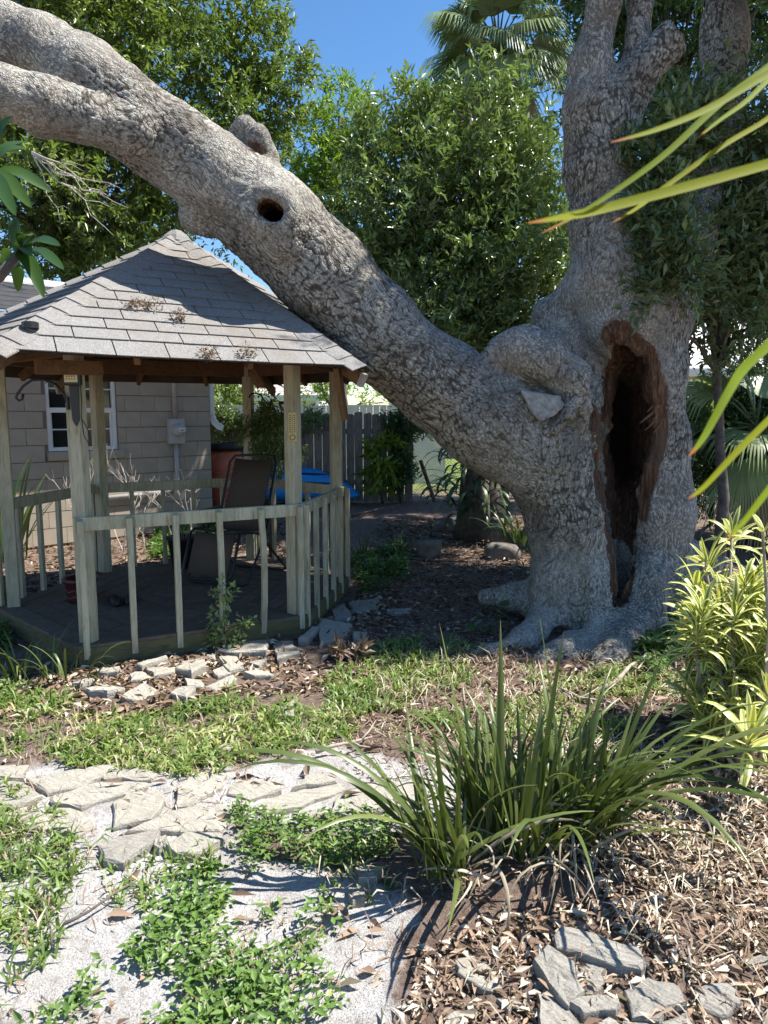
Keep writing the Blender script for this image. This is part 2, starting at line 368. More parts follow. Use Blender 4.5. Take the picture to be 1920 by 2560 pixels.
def mat_bark():
    t = NT('oak_bark'); c = t.coord('Object'); wood = t.attr('wood'); crack = t.attr('crack'); fl = t.attr('flow', 'Vector')
    n1 = t.noise(c, 1.5, 4, 0.65); n2 = t.noise(fl, 58, 3, 0.65); n4 = t.noise(fl, 17, 4, 0.75); n5 = t.noise(c, 3.4, 4, 0.6)
    ve = t.vor(fl, 62, 'DISTANCE_TO_EDGE')
    base = t.ramp(n4, [(0.26, (0.15, 0.137, 0.117)), (0.5, (0.295, 0.274, 0.24)), (0.74, (0.46, 0.435, 0.39))])
    base = t.mix(t.ramp(n1, [(0.44, 0.0), (0.62, 0.7)]), base, (0.115, 0.098, 0.08))
    lich = t.math('MULTIPLY', t.ramp(n2, [(0.48, 0.0), (0.57, 1.0)]), t.ramp(n5, [(0.32, 0.15), (0.56, 0.9)]))
    base = t.mix(lich, base, t.mix(n4, (0.43, 0.42, 0.355), (0.62, 0.60, 0.53)))
    base = t.mix(t.ramp(ve, [(0.0, 0.6), (0.11, 0.0)]), base, (0.075, 0.062, 0.05))
    base = t.mix(t.ramp(crack, [(0.10, 0.9), (0.58, 0.0)]), base, (0.055, 0.046, 0.037))
    wg = t.noise(t.mapping(c, (22, 22, 2.2)), 2.0, 5, 0.7, 0.6)
    wc = t.ramp(wg, [(0.30, (0.035, 0.018, 0.013)), (0.50, (0.12, 0.066, 0.042)), (0.72, (0.30, 0.185, 0.115))])
    wc = t.mix(t.ramp(n5, [(0.45, 0.0), (0.65, 0.6)]), wc, (0.10, 0.075, 0.06))
    deep = t.attr('deep'); wc = t.mix(deep, wc, (0.018, 0.010, 0.008))  # shade inside the hollows painted into the wood colour, near black with depth
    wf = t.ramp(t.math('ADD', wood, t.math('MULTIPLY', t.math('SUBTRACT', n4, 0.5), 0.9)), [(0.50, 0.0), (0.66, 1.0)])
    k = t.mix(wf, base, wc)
    hh = t.math('ADD', t.math('MULTIPLY', t.ramp(ve, [(0.0, 0.0), (0.2, 1.0)]), 0.7), t.math('ADD', t.math('MULTIPLY', n2, 0.8), t.math('ADD', n4, t.math('MULTIPLY', wg, 0.4))))
    return t.done(t.bsdf(k, 0.95, 0.1, t.bump(hh, 0.6, 0.010)))
M['bark'] = mat_bark()
def mat_ground():
    t = NT('yard_soil'); c = t.coord('Object'); s = t.attr('sand'); lw = t.attr('lawn')
    n1 = t.noise(c, 2.2, 5, 0.6); n2 = t.noise(c, 22, 6, 0.7); n3 = t.noise(c, 140, 4, 0.75); v = t.vor(c, 75)
    soil = t.ramp(n2, [(0.3, (0.075, 0.052, 0.042)), (0.5, (0.20, 0.148, 0.122)), (0.72, (0.40, 0.325, 0.28))])
    soil = t.mix(t.ramp(n1, [(0.4, 0.0), (0.7, 0.55)]), soil, (0.20, 0.135, 0.10))
    soil = t.mix(t.ramp(n3, [(0.45, 0.0), (0.75, 0.6)]), soil, (0.33, 0.24, 0.18))
    sand = t.ramp(n3, [(0.28, (0.20, 0.185, 0.175)), (0.42, (0.56, 0.54, 0.52)), (0.60, (0.74, 0.72, 0.70))])
    sand = t.mix(t.ramp(v, [(0.12, 0.7), (0.26, 0.0)]), sand, (0.20, 0.175, 0.17))
    sand = t.mix(t.ramp(n2, [(0.50, 0.0), (0.72, 0.75)]), sand, (0.31, 0.265, 0.24))
    sand = t.mix(t.ramp(n1, [(0.48, 0.0), (0.70, 0.6)]), sand, (0.30, 0.26, 0.235))
    f = t.ramp(t.math('ADD', s, t.math('MULTIPLY', t.math('SUBTRACT', n2, 0.5), 0.9)), [(0.30, 0.0), (0.75, 1.0)])
    k = t.mix(f, soil, sand)
    k = t.mix(t.math('MULTIPLY', lw, 0.9), k, t.ramp(n2, [(0.3, (0.10, 0.16, 0.03)), (0.7, (0.22, 0.29, 0.07))]))
    h = t.math('ADD', t.math('MULTIPLY', n2, 1.0), t.math('MULTIPLY', n3, 0.55))
    return t.done(t.bsdf(k, 0.95, 0.1, t.bump(h, 1.0, 0.03)))
M['ground'] = mat_ground()

# ------------------------------------------------------------------ ground
def W(pts, z=0.0):
    return [tuple(gz(u, v, z)[:2]) for u, v in pts]
SAND = [W([(0, 2120), (240, 2075), (480, 2095), (760, 2130), (950, 2190), (900, 2330), (960, 2440), (800, 2600), (0, 2600), (-400, 2500), (-300, 2150)]),
        W([(-500, 1890), (0, 1890), (500, 1930), (900, 1880), (1130, 1930), (1060, 2020), (560, 2070), (0, 2110), (-500, 2110)])]
def axis(lo, a, b, hi, fine, n):
    k = np.linspace(0, 1, n) ** 2.6
    return np.concatenate([(a - (a - lo) * k)[::-1][:-1], np.arange(a, b, fine), b + (hi - b) * k])
gx = axis(-300, -3.2, 3.2, 300, 0.022, 40); gy = axis(-100, 1.4, 6.2, 500, 0.022, 50)
GX, GY = np.meshgrid(gx, gy); gp = np.stack([GX.ravel(), GY.ravel(), np.zeros(GX.size)], 1)
def ground_h(X, Y):
    P = np.stack([X, Y, np.zeros_like(X)], 1)
    near = np.clip((14 - np.hypot(X, Y - 4)) / 6, 0, 1)
    return ((vnoise(P, 1.3) * 0.035 + vnoise(P, 5.1) * 0.02 + vnoise(P, 13.0) * 0.016 + vnoise(P, 31.0) * 0.010) * near).astype(np.float32)
gp[:, 2] = ground_h(gp[:, 0], gp[:, 1]) - 0.012
wx = gp[:, 0] + vnoise(gp, 2.7) * 0.35 + vnoise(gp, 9) * 0.12; wy = gp[:, 1] + vnoise(gp + 11, 2.7) * 0.35 + vnoise(gp + 5, 9) * 0.12
sandm = np.zeros(len(gp), np.float32)
for k in range(12):
    jx, jy = 0.13 * math.cos(k * 2.4) * math.sqrt(k / 12), 0.13 * math.sin(k * 2.4) * math.sqrt(k / 12)
    sandm += np.any([inpoly(wx + jx, wy + jy, p) for p in SAND], axis=0) / 12.0
nx, ny = len(gx), len(gy)
i0 = (np.arange(ny - 1)[:, None] * nx + np.arange(nx - 1)[None]).ravel()
gme = np_mesh('ground', gp, np.stack([i0, i0 + 1, i0 + 1 + nx, i0 + nx], 1), smooth=True)
gme.attributes.new('sand', 'FLOAT', 'POINT').data.foreach_set('value', sandm)
lawn = np.clip((gp[:, 1] - 15.5) / 1.0, 0, 1).astype(np.float32)
gme.attributes.new('lawn', 'FLOAT', 'POINT').data.foreach_set('value', lawn)
ground = put('ground', gme, M['ground']); ground['kind'] = 'structure'
def gh(x, y): return float(ground_h(np.array([x], np.float32), np.array([y], np.float32))[0]) - 0.012

# ------------------------------------------------------------------ the oak: implicit trunk, limb and cavity, meshed by surface nets
H3 = 0.021; LO = np.array([-4.5, 4.25, -0.25]); HI = np.array([3.4, 7.4, 5.3])
NG = np.ceil((HI - LO) / H3).astype(int) + 1
FLD = np.full(NG, 0.6, np.float32)
AX = [(LO[i] + np.arange(NG[i]) * H3).astype(np.float32) for i in range(3)]
def region(lo, hi):
    a = np.clip(((np.array(lo) - LO) / H3).astype(int), 0, NG); b = np.clip(((np.array(hi) - LO) / H3).astype(int) + 2, 0, NG)
    return tuple(slice(int(a[i]), int(b[i])) for i in range(3))
def capsule(p0, r0, p1, r1, pad):
    p0 = np.array(p0); p1 = np.array(p1)
    lo = np.minimum(p0 - r0, p1 - r1) - pad; hi = np.maximum(p0 + r0, p1 + r1) + pad
    s = region(lo, hi)
    X = AX[0][s[0]][:, None, None]; Y = AX[1][s[1]][None, :, None]; Z = AX[2][s[2]][None, None, :]
    if X.size == 0 or Y.size == 0 or Z.size == 0: return None, None
    d = p1 - p0; L2 = max(1e-9, float(d @ d))
    t = np.clip(((X - p0[0]) * d[0] + (Y - p0[1]) * d[1] + (Z - p0[2]) * d[2]) / L2, 0, 1)
    D = np.sqrt((X - p0[0] - t * d[0]) ** 2 + (Y - p0[1] - t * d[1]) ** 2 + (Z - p0[2] - t * d[2]) ** 2) - (r0 + t * (r1 - r0))
    return s, D.astype(np.float32)
def chain(pts, k=0.12, sub=False):
    """pts: (vector, radius)"""
    if len(pts) == 1: pts = [pts[0], pts[0]]
    for (p0, r0), (p1, r1) in zip(pts[:-1], pts[1:]):
        s, D = capsule(p0, r0, p1, r1, k + 0.35 if not sub else k + 0.05)
        if s is None: continue
        A = FLD[s]
        if sub: D = -D; h = np.clip(0.5 - 0.5 * (A - D) / k, 0, 1); FLD[s] = A * (1 - h) + D * h + k * h * (1 - h)
        else: h = np.clip(0.5 + 0.5 * (D - A) / k, 0, 1); FLD[s] = D * (1 - h) + A * h - k * h * (1 - h)
def pc(*q): return [(at(u, v, Y), r) for u, v, Y, r in q]
TB = 5.75
# upright stem, right of the cavity
chain(pc((1650, 1660, TB, .33), (1648, 1500, TB, .28), (1644, 1300, TB, .25), (1640, 1100, TB, .235), (1622, 930, TB, .28), (1582, 800, TB, .36), (1540, 690, TB, .31), (1512, 560, TB, .245), (1500, 420, TB, .23), (1494, 290, TB, .23)), 0.10)
chain(pc((1490, 290, TB, .20), (1478, 150, 5.75, .15), (1505, 10, 5.7, .115), (1530, -130, 5.7, .10), (1545, -330, 5.7, .09)), 0.07)
chain(pc((1520, 320, TB, .20), (1585, 210, 5.72, .155), (1675, 105, 5.66, .15)), 0.07)
chain(pc((1595, 190, 5.75, .12), (1600, 0, 5.8, .088), (1608, -220, 5.8, .08), (1600, -330, 5.8, .075)), 0.06)
# back wall of the hollow
chain(pc((1550, 1560, 6.15, .36), (1545, 1200, 6.15, .36), (1545, 900, 6.1, .33)), 0.12)
# second leader, behind to the right
chain(pc((1660, 880, 6.0, .18), (1735, 580, 6.5, .17), (1795, 300, 6.8, .185), (1812, 60, 7.0, .185), (1820, -160, 7.1, .17)), 0.10)
# foot of the leaning limb, then the limb
chain(pc((1415, 1600, 5.62, .31), (1432, 1440, 5.6, .30), (1425, 1270, 5.6, .315), (1362, 1135, 5.6, .365), (1228, 1040, 5.6, .385), (1090, 950, 5.58, .335), (945, 836, 5.55, .32), (804, 684, 5.5, .335), (668, 546, 5.45, .33), (556, 452, 5.4, .28), (440, 368, 5.35, .27), (330, 295, 5.3, .27), (215, 205, 5.3, .245), (100, 130, 5.32, .215), (0, 92, 5.35, .205), (-120, 60, 5.35, .19), (-330, 40, 5.35, .17)), 0.10)
chain(pc((340, 335, 5.15, .19), (210, 290, 4.98, .155), (100, 262, 4.86, .145), (0, 234, 4.76, .14), (-150, 190, 4.62, .13), (-330, 150, 4.5, .11)), 0.05)
# broken knob in the crotch and the grey mass behind it
chain(pc((1250, 885, 5.42, .11), (1296, 872, 5.36, .155), (1360, 892, 5.32, .16), (1425, 945, 5.32, .14), (1458, 1050, 5.38, .11), (1480, 1180, 5.42, .10)), 0.06)
chain(pc((1318, 828, 5.34, .05), (1290, 842, 5.3, .06)), 0.03)
chain(pc((1385, 862, 5.28, .06)), 0.03)
chain(pc((1440, 915, 5.27, .055)), 0.03)
chain(pc((1385, 800, 6.12, .15), (1420, 850, 6.05, .22), (1450, 1000, 5.9, .28)), 0.10)
chain(pc((1385, 800, 6.12, .14), (1450, 740, 5.95, .16)), 0.10)
chain(pc((1385, 1078, 5.20, .03), (1420, 1035, 5.18, .04), (1432, 1000, 5.22, .035)), 0.03)
chain(pc((1290, 930, 5.56, .14), (1350, 950, 5.54, .17), (1420, 985, 5.54, .17)), 0.08)
# bumps on the limb
chain(pc((592, 330, 5.42, .06), (612, 322, 5.36, .075), (640, 350, 5.34, .085), (680, 398, 5.36, .06)), 0.03)
chain(pc((655, 362, 5.42, .07), (622, 338, 5.44, .08)), 0.03)
chain(pc((628, 318, 5.40, .03)), 0.03)
chain(pc((492, 540, 5.40, .115), (520, 556, 5.42, .09)), 0.03)
chain(pc((700, 600, 5.22, .17)), 0.14)
hole = at(676, 527, 5.06)
chain([(hole + Vector((0, .20, 0)), .22)], 0.14)
for a in range(10):
    q = hole + Vector((math.cos(a * math.pi / 5) * 0.135, 0.03, math.sin(a * math.pi / 5) * 0.115)); chain([(q, .052)], 0.07)
# roots
def root(*q):
    chain(pc(*q), 0.09)
root((1400, 1480, 5.5, .24), (1378, 1560, 5.36, .15), (1310, 1608, 5.05, .085), (1235, 1632, 4.90, .05), (1180, 1640, 4.85, .03))
root((1455, 1500, 5.4, .18), (1448, 1590, 5.2, .12), (1400, 1638, 4.87, .075), (1330, 1668, 4.66, .04))
root((1485, 1450, 5.42, .14), (1488, 1560, 5.25, .12), (1475, 1622, 5.0, .085), (1440, 1648, 4.85, .05))
root((1628, 1440, 5.52, .18), (1600, 1550, 5.32, .15), (1560, 1618, 4.97, .13), (1525, 1656, 4.72, .10), (1492, 1686, 4.54, .055))
root((1680, 1480, 5.6, .22), (1700, 1560, 5.45, .12), (1690, 1590, 5.2, .07))
root((1725, 1400, 5.8, .16), (1748, 1490, 5.75, .13), (1780, 1525, 5.65, .07))
root((1360, 1500, 5.75, .18), (1290, 1495, 5.8, .10), (1215, 1490, 5.85, .06))
root((1680, 1440, 6.0, .26), (1745, 1425, 6.3, .16), (1800, 1420, 6.5, .10))
# creases between the lobes
chain(pc((1432, 1650, 5.0, .05), (1447, 1600, 5.15, .05), (1452, 1480, 5.24, .03), (1440, 1380, 5.28, .012)), 0.06, True)
chain(pc((1345, 1640, 5.1, .05), (1395, 1590, 5.25, .03)), 0.05, True)
chain(pc((1640, 1620, 5.33, .03), (1632, 1470, 5.4, .03), (1655, 1330, 5.42, .012)), 0.10, True)
# lumps: lattice noise on the narrow band
band = np.abs(FLD) < 0.16
ix = np.argwhere(band); bp = (LO + ix * H3).astype(np.float32)
zs = bp.copy(); zs[:, 2] *= 0.45
FLD[band] += vnoise(bp, 2.3) * 0.06 + vnoise(zs, 6.5) * 0.05 + vnoise(bp, 14.0) * 0.012
SOLID = FLD.copy()
# the hollow and the slit below it
WHOLE = FLD; FLD = np.full(NG, 0.6, np.float32)
for YY, rr in ((4.95, 0.9), (5.15, 0.95), (5.35, 1.0), (5.55, 1.0), (5.66, .95)):
    chain(pc((1550, 880, YY, .085 * rr), (1560, 930, YY, .15 * rr), (1566, 1020, YY, .19 * rr), (1560, 1100, YY, .195 * rr), (1550, 1190, YY, .175 * rr), (1550, 1290, YY, .135 * rr), (1552, 1380, YY, .10 * rr), (1547, 1460, YY, .075 * rr), (1540, 1530, YY - .06, .055 * rr)), 0.03)
chain(pc((1582, 955, 5.85, .15), (1588, 1030, 5.95, .20), (1582, 1120, 5.9, .20), (1560, 1220, 5.8, .16), (1555, 1330, 5.75, .12)), 0.05)
chain(pc((1540, 1530, 5.3, .06), (1518, 1600, 5.08, .06), (1490, 1658, 4.86, .05)), 0.03)
chain(pc((1490, 880, 5.40, .10), (1500, 960, 5.34, .115), (1506, 1060, 5.28, .105), (1520, 1180, 5.3, .09)), 0.05)
cb_ = np.abs(FLD) < 0.12; cp_ = (LO + np.argwhere(cb_) * H3).astype(np.float32); cz_ = cp_ * np.array((1, 1, .35), np.float32)
FLD[cb_] += vnoise(cz_, 11) * .09 + vnoise(cp_, 24) * .045
FLD = np.maximum(WHOLE, -FLD); del WHOLE
chain(pc((1335, 1015, 5.14, .07), (1385, 1025, 5.14, .07)), 0.04, True)
chain(pc((1722, 48, 5.58, .13), (1745, 90, 5.6, .1)), 0.015, True)
# limb hole
chain([(hole + Vector((-.03, -0.12, 0.015)), .055), (hole + Vector((-.025, 0.06, .01)), .06), (hole + Vector((-.02, 0.36, -0.02)), .08)], 0.04, True)
chain([(hole + Vector((.035, -0.12, -.015)), .05), (hole + Vector((.035, 0.06, -.015)), .055), (hole + Vector((.02, 0.36, -0.02)), .08)], 0.04, True)
chain(pc((1436, 232, 5.50, .045), (1440, 205, 5.50, .05), (1432, 175, 5.52, .035)), 0.03, True)
def surface_nets(F, lo, h):
    s = F < 0; c = s[:-1, :-1, :-1]; act = np.zeros(c.shape, np.int8)
    for dx in (0, 1):
        for dy in (0, 1):
            for dz in (0, 1): act += s[dx:F.shape[0] - 1 + dx, dy:F.shape[1] - 1 + dy, dz:F.shape[2] - 1 + dz]
    cells = np.argwhere((act > 0) & (act < 8)); idx = np.full(c.shape, -1, np.int32); idx[tuple(cells.T)] = np.arange(len(cells))
    acc = np.zeros((len(cells), 3)); cnt = np.zeros(len(cells))
    corners = [(a, b, d) for a in (0, 1) for b in (0, 1) for d in (0, 1)]
    for a in corners:
        for ax in range(3):
            if a[ax]: continue
            b = list(a); b[ax] = 1
            fa = F[tuple((cells + a).T)]; fb = F[tuple((cells + b).T)]; m = (fa < 0) != (fb < 0)
            t = np.where(m, fa / np.where(m, fa - fb, 1), 0)
            p = np.array(a, float)[None] + np.zeros((len(cells), 3)); p[:, ax] = t
            acc[m] += p[m]; cnt[m] += 1
    V = lo + (cells + acc / cnt[:, None]) * h
    Q = []
    for ax in range(3):
        u, v = [(1, 2), (2, 0), (0, 1)][ax]
        sl = [slice(None)] * 3; sl2 = [slice(None)] * 3; sl[ax] = slice(0, -1); sl2[ax] = slice(1, None)
        A = s[tuple(sl)]; B = s[tuple(sl2)]; e = np.argwhere(A != B)
        e = e[(e[:, u] > 0) & (e[:, v] > 0) & (e[:, u] < idx.shape[u]) & (e[:, v] < idx.shape[v])]
        fl = A[tuple(e.T)]; du = np.zeros(3, int); du[u] = 1; dv = np.zeros(3, int); dv[v] = 1
        q = np.stack([idx[tuple((e - du - dv).T)], idx[tuple((e - dv).T)], idx[tuple(e.T)], idx[tuple((e - du).T)]], 1)
        q[~fl] = q[~fl][:, ::-1]; Q.append(q)
    Q = np.concatenate(Q); return V, Q[(Q >= 0).all(1)]
TV, TQ = surface_nets(FLD, LO, H3)
def subdivide(V, Q):
    n = len(V); E = np.stack([Q, np.roll(Q, -1, 1)], 2).reshape(-1, 2); Es = np.sort(E, 1); key = Es[:, 0].astype(np.int64) * n + Es[:, 1]
    uk, inv = np.unique(key, return_inverse=True); ne = len(uk); a, b = uk // n, uk % n
    fc = V[Q].mean(1); em = (V[a] + V[b]) / 2; fo = np.repeat(np.arange(len(Q)), 4)
    es = np.zeros((ne, 3)); ec = np.zeros(ne); np.add.at(es, inv, fc[fo]); np.add.at(ec, inv, 1)
    ep = em * .5 + (es / ec[:, None]) * .5                                   # Catmull-Clark edge points
    vs = np.zeros_like(V); vc = np.zeros(n); np.add.at(vs, Q.ravel(), fc[fo]); np.add.at(vc, Q.ravel(), 1)
    ms = np.zeros_like(V); mc = np.zeros(n)
    for x in (a, b): np.add.at(ms, x, em); np.add.at(mc, x, 1)
    vp = (vs / vc[:, None] + 2 * ms / mc[:, None] + (vc[:, None] - 3) * V) / vc[:, None]
    vp = np.where((vc < 3)[:, None], V, vp)
    e = inv.reshape(-1, 4) + n; c = np.arange(len(Q)) + n + ne
    F = np.stack([np.stack([Q[:, k], e[:, k], c, e[:, k - 1]], 1) for k in range(4)], 1).reshape(-1, 4)
    return np.concatenate([vp, ep, fc]), F
TV, TQ = subdivide(TV, TQ)
fn = np.cross(TV[TQ[:, 2]] - TV[TQ[:, 0]], TV[TQ[:, 3]] - TV[TQ[:, 1]]); TN = np.zeros_like(TV)
for k in range(4): np.add.at(TN, TQ[:, k], fn)
TN = (TN / np.maximum(1e-9, np.linalg.norm(TN, axis=1, keepdims=True))).astype(np.float32)
ti = np.clip(np.round((TV - LO) / H3).astype(int), 0, NG - 1)
inside = SOLID[tuple(ti.T)]                                     # how deep under the original bark surface
def near_chain(V, pts):
    d = np.full(len(V), 9.0)
    for (p0, r0), (p1, r1) in zip(pts[:-1], pts[1:]):
        p0 = np.array(p0); p1 = np.array(p1); e = p1 - p0
        t = np.clip(((V - p0) @ e) / max(1e-9, e @ e), 0, 1); d = np.minimum(d, np.linalg.norm(V - p0 - t[:, None] * e, axis=1) - (r0 + t * (r1 - r0)))
    return d
wood = np.clip((-inside - 0.02) / 0.025, 0, 1)
strip = near_chain(TV, pc((1545, 840, 5.45, .07), (1600, 890, 5.48, .07), (1630, 980, 5.52, .06), (1634, 1080, 5.52, .06), (1612, 1180, 5.5, .065), (1590, 1280, 5.48, .065), (1565, 1380, 5.45, .05), (1550, 1480, 5.4, .03)))
strip2 = near_chain(TV, pc((1478, 860, 5.4, .06), (1530, 850, 5.42, .09), (1560, 850, 5.42, .05)))
strip3 = near_chain(TV, pc((1500, 1000, 5.4, .04), (1515, 1200, 5.45, .04), (1545, 1330, 5.55, .09), (1545, 1450, 5.45, .07), (1535, 1560, 5.25, .05), (1500, 1650, 4.95, .05)))
wood = np.maximum(wood, np.clip(1.0 - np.minimum(np.minimum(strip, strip2), strip3) * 9, 0, 1))
lump = near_chain(TV, pc((640, 380, 5.30, .06), (672, 400, 5.35, .05)))
wood = np.maximum(wood, np.clip(0.8 - lump * 16, 0, 0.8)); lump2 = near_chain(TV, pc((500, 545, 5.42, .10), (525, 560, 5.42, .08)))
wood = np.maximum(wood, np.clip(0.7 - lump2 * 18, 0, 0.7))
limbm = np.clip((1.35 - TV[:, 0]) / 0.5, 0, 1) * np.clip((TV[:, 2] - 0.5) / 0.4, 0, 1)
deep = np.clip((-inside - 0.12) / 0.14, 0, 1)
oak = thing('oak_tree', 'huge old oak with hollow trunk and one thick limb leaning over the gazebo', 'tree', tuple(gz(1560, 1600)))
_RT = (0.15 + 0.7 * rng.random((32, 32, 32, 3))).astype(np.float32)
def worley(P, scale):
    """F2-F1 cell borders on the jittered lattice"""
    Q = (P * scale).astype(np.float32); I = np.round(Q).astype(np.int32); f1 = np.full(len(P), 9.0, np.float32); f2 = f1.copy()
    for dx in (-1, 0):
        for dy in (-1, 0):
            for dz in (-1, 0):
                C = I + np.array((dx, dy, dz), np.int32); J = C & 31
                d = np.sqrt(((C + _RT[J[:, 0], J[:, 1], J[:, 2]] - Q) ** 2).sum(1)); n1 = np.minimum(f1, d); f2 = np.minimum(f2, np.maximum(f1, d)); f1 = n1
    return f2 - f1
TP = TV.astype(np.float32); lm_, wd_ = limbm.astype(np.float32), wood.astype(np.float32)
warp = TP + np.stack([vnoise(TP + 3, 7), vnoise(TP + 9, 7), vnoise(TP + 17, 7)], 1) * 0.10
up_ = warp * np.array((1.1, 1.1, 0.55), np.float32)
ca, sa_ = math.cos(math.radians(41)), math.sin(math.radians(41))
lw_ = np.stack([(warp[:, 0] * ca - warp[:, 2] * sa_) * 0.55, warp[:, 1] * 1.1, (warp[:, 0] * sa_ + warp[:, 2] * ca) * 1.1], 1)
bl_ = (lm_ > 0.5)[:, None]; bc_ = np.where(bl_, lw_, up_)
k1 = np.clip(worley(bc_, 36.0) / 0.40, 0, 1); k2 = np.clip(worley(bc_, 17.0) / 0.25, 0, 1)
amp = np.clip(vnoise(TP, 2.2) * 1.4 + 0.85, 0.4, 1.2)
hgt = (k1 * 0.55 + k2 * 0.45)
disp = (hgt - 0.75) * 0.0075 * amp + vnoise(bc_, 20) * 0.005 + vnoise(TP, 50) * 0.004
fib = vnoise(TP * np.array((1, 1, 0.1), np.float32), 45) * 0.03 + vnoise(TP * np.array((1, 1, 0.2), np.float32), 20) * 0.03
disp = disp * (1 - wd_) + fib * wd_
TP += TN * disp[:, None]
crk = np.clip(1 - (1 - hgt) * amp * 1.1, 0, 1)
tme = np_mesh('trunk', TP, TQ, smooth=True)
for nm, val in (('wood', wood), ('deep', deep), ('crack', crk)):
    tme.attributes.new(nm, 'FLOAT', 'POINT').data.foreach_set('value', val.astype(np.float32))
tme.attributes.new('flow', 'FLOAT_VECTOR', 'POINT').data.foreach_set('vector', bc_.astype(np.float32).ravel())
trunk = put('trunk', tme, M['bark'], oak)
trunk['label'] = 'grey lichened trunk and leaning limb with a split reddish hollow'
del FLD, SOLID, band

# ------------------------------------------------------------------ gazebo
GC = Vector((-1.64, 6.08, 0)); ZD, ZR, ZE, ZA = 0.13, 0.95, 1.92, 2.98
HEX = [Vector(p) for p in ((-2.85, 5.56, 0), (-1.92, 4.67, 0), (-0.66, 5.36, 0), (-0.43, 6.60, 0), (-1.36, 7.48, 0), (-2.61, 6.80, 0))]  # A B C F E D
def hx(i, k, z):
    p = GC + (HEX[i % 6] - GC) * k; return Vector((p.x, p.y, z))
gaz = thing('gazebo', 'six sided sage green wooden gazebo with grey shingle roof and open side', 'gazebo', (GC.x, GC.y, 0))
KD = 1.075                                        # deck edge beyond the post centres
deck = MB()
deck.prism([hx(i, KD - 0.015, 0.0) for i in range(6)], (0, 0, ZD - 0.03)).build('deck_frame', M['skirt'], gaz)
for i in range(6):                                # planks run parallel to each edge, meeting on the spokes
    for k in range(9):
        k1 = (KD + 0.02) * (1 - k / 9.0) - (0.004 if k else 0); k0 = (KD + 0.02) * (1 - (k + 1) / 9.0) + 0.004
        if k == 8: k0 = 0.02
        def q(kk, s):
            a = hx(i, kk, ZD - 0.028); b = hx(i + 1, kk, ZD - 0.028); e = (b - a).normalized()
            return a + e * 0.004 if s == 0 else b - e * 0.004
        MB().prism([q(k1, 0), q(k1, 1), q(k0, 1), q(k0, 0)], (0, 0, 0.026 + rnd.uniform(-.002, .003))).build('deck_plank', M['deck'], gaz)
for i in range(6):
    a = hx(i, KD + 0.012, 0); b = hx(i + 1, KD + 0.012, 0)
    MB().bar(a + Vector((0, 0, 0.045)), b + Vector((0, 0, 0.045)), 0.03, 0.125).build('skirt_board', M['skirt'], gaz, bevel=0.003)
for i in range(6):
    d = (HEX[i] - GC).normalized()
    MB().bar(HEX[i] + Vector((0, 0, ZD - 0.01)), HEX[i] + Vector((rnd.uniform(-.006, .006), rnd.uniform(-.006, .006), 2.06)), 0.09, 0.09, d).build('post', M['post'], gaz, bevel=0.005)
bal_mesh = {}
for i in (1, 2, 3, 4, 5):
    k = 1.055
    a = hx(i, k, ZR - 0.045); b = hx(i + 1, k, ZR - 0.045); e = (b - a).normalized(); n = Vector((e.y, -e.x, 0))
    r = MB().bar(a - e * 0.015, b + e * 0.015, 0.036, 0.088)
    r.build('rail', M['post'], gaz, bevel=0.004)
    L = (b - a).length; m = 6
    for j in range(m):
        s = 0.02 + (L - 0.04) * j / (m - 1); base = a + e * s + n * 0.039
        top = Vector((base.x, base.y, ZR - 0.006)); bot = Vector((base.x, base.y, 0.03 + rnd.uniform(-.005, .012)))
        bow = rnd.uniform(-.006, .006) + (0.022 if (i == 1 and j == 4) else 0)
        mid = (top + bot) / 2 + e * bow; o = MB()
        x = e * 0.019; y = n * 0.018
        prof = [bot, bot.lerp(mid, .5) + e * bow * .25, mid, mid.lerp(top, .5) + e * bow * .25, top]
        vs = [p + sx * x + sy * y for p in prof for sx, sy in ((-1, -1), (1, -1), (1, 1), (-1, 1))]
        vs[-2] -= Vector((0, 0, 0.014)); vs[-1] -= Vector((0, 0, 0.014))
        fs = [(3, 2, 1, 0), (16, 17, 18, 19)] + [(4 * q + w, 4 * q + (w + 1) % 4, 4 * q + 4 + (w + 1) % 4, 4 * q + 4 + w) for q in range(4) for w in range(4)]
        o.add(vs, fs).build('baluster', M['post'], gaz, bevel=0.002)
# head beams, rafters, sheathing
for i in range(6):
    MB().bar(hx(i, 1.0, 2.02), hx(i + 1, 1.0, 2.02), 0.045, 0.13).build('head_beam', M['brownwood'], gaz, bevel=0.003)
KE = 1.50
EA = [hx(i, KE, ZE) for i in range(6)]; AP = Vector((GC.x, GC.y, ZA))
EA[1] += Vector((0, 0, 0.015)); EA[2] += Vector((0, 0, -0.01))
roof = bpy.data.objects.new('roof', None); link(roof); roof.parent = gaz
for i in range(6):
    e = EA[i]; d = (AP - e).normalized()
    MB().bar(e - d * 0.02 - Vector((0, 0, 0.075)), AP - Vector((0, 0, 0.10)), 0.04, 0.09).build('rafter', M['brownwood'], roof)
    MB().bar(e - d * 0.055 - Vector((0, 0, 0.072)), e - d * 0.022 - Vector((0, 0, 0.074)), 0.042, 0.092).build('rafter_end', M['rawend'], roof)
    j = (i + 1) % 6
    for w in (1 / 3, 2 / 3):
        e2 = EA[i].lerp(EA[j], w); MB().bar(e2.lerp(AP, 0.04) - Vector((0, 0, 0.06)), e2.lerp(AP, 0.9) - Vector((0, 0, 0.06)), 0.035, 0.07).build('rafter', M['brownwood'], roof)
    s = MB(); T = Vector((0, 0, -0.016)); s.add([e, EA[j], AP, e + T, EA[j] + T, AP + T], [(0, 1, 2), (5, 4, 3), (0, 3, 4, 1), (1, 4, 5, 2), (2, 5, 3, 0)])
    s.build('sheathing', M['darkunder'], roof)
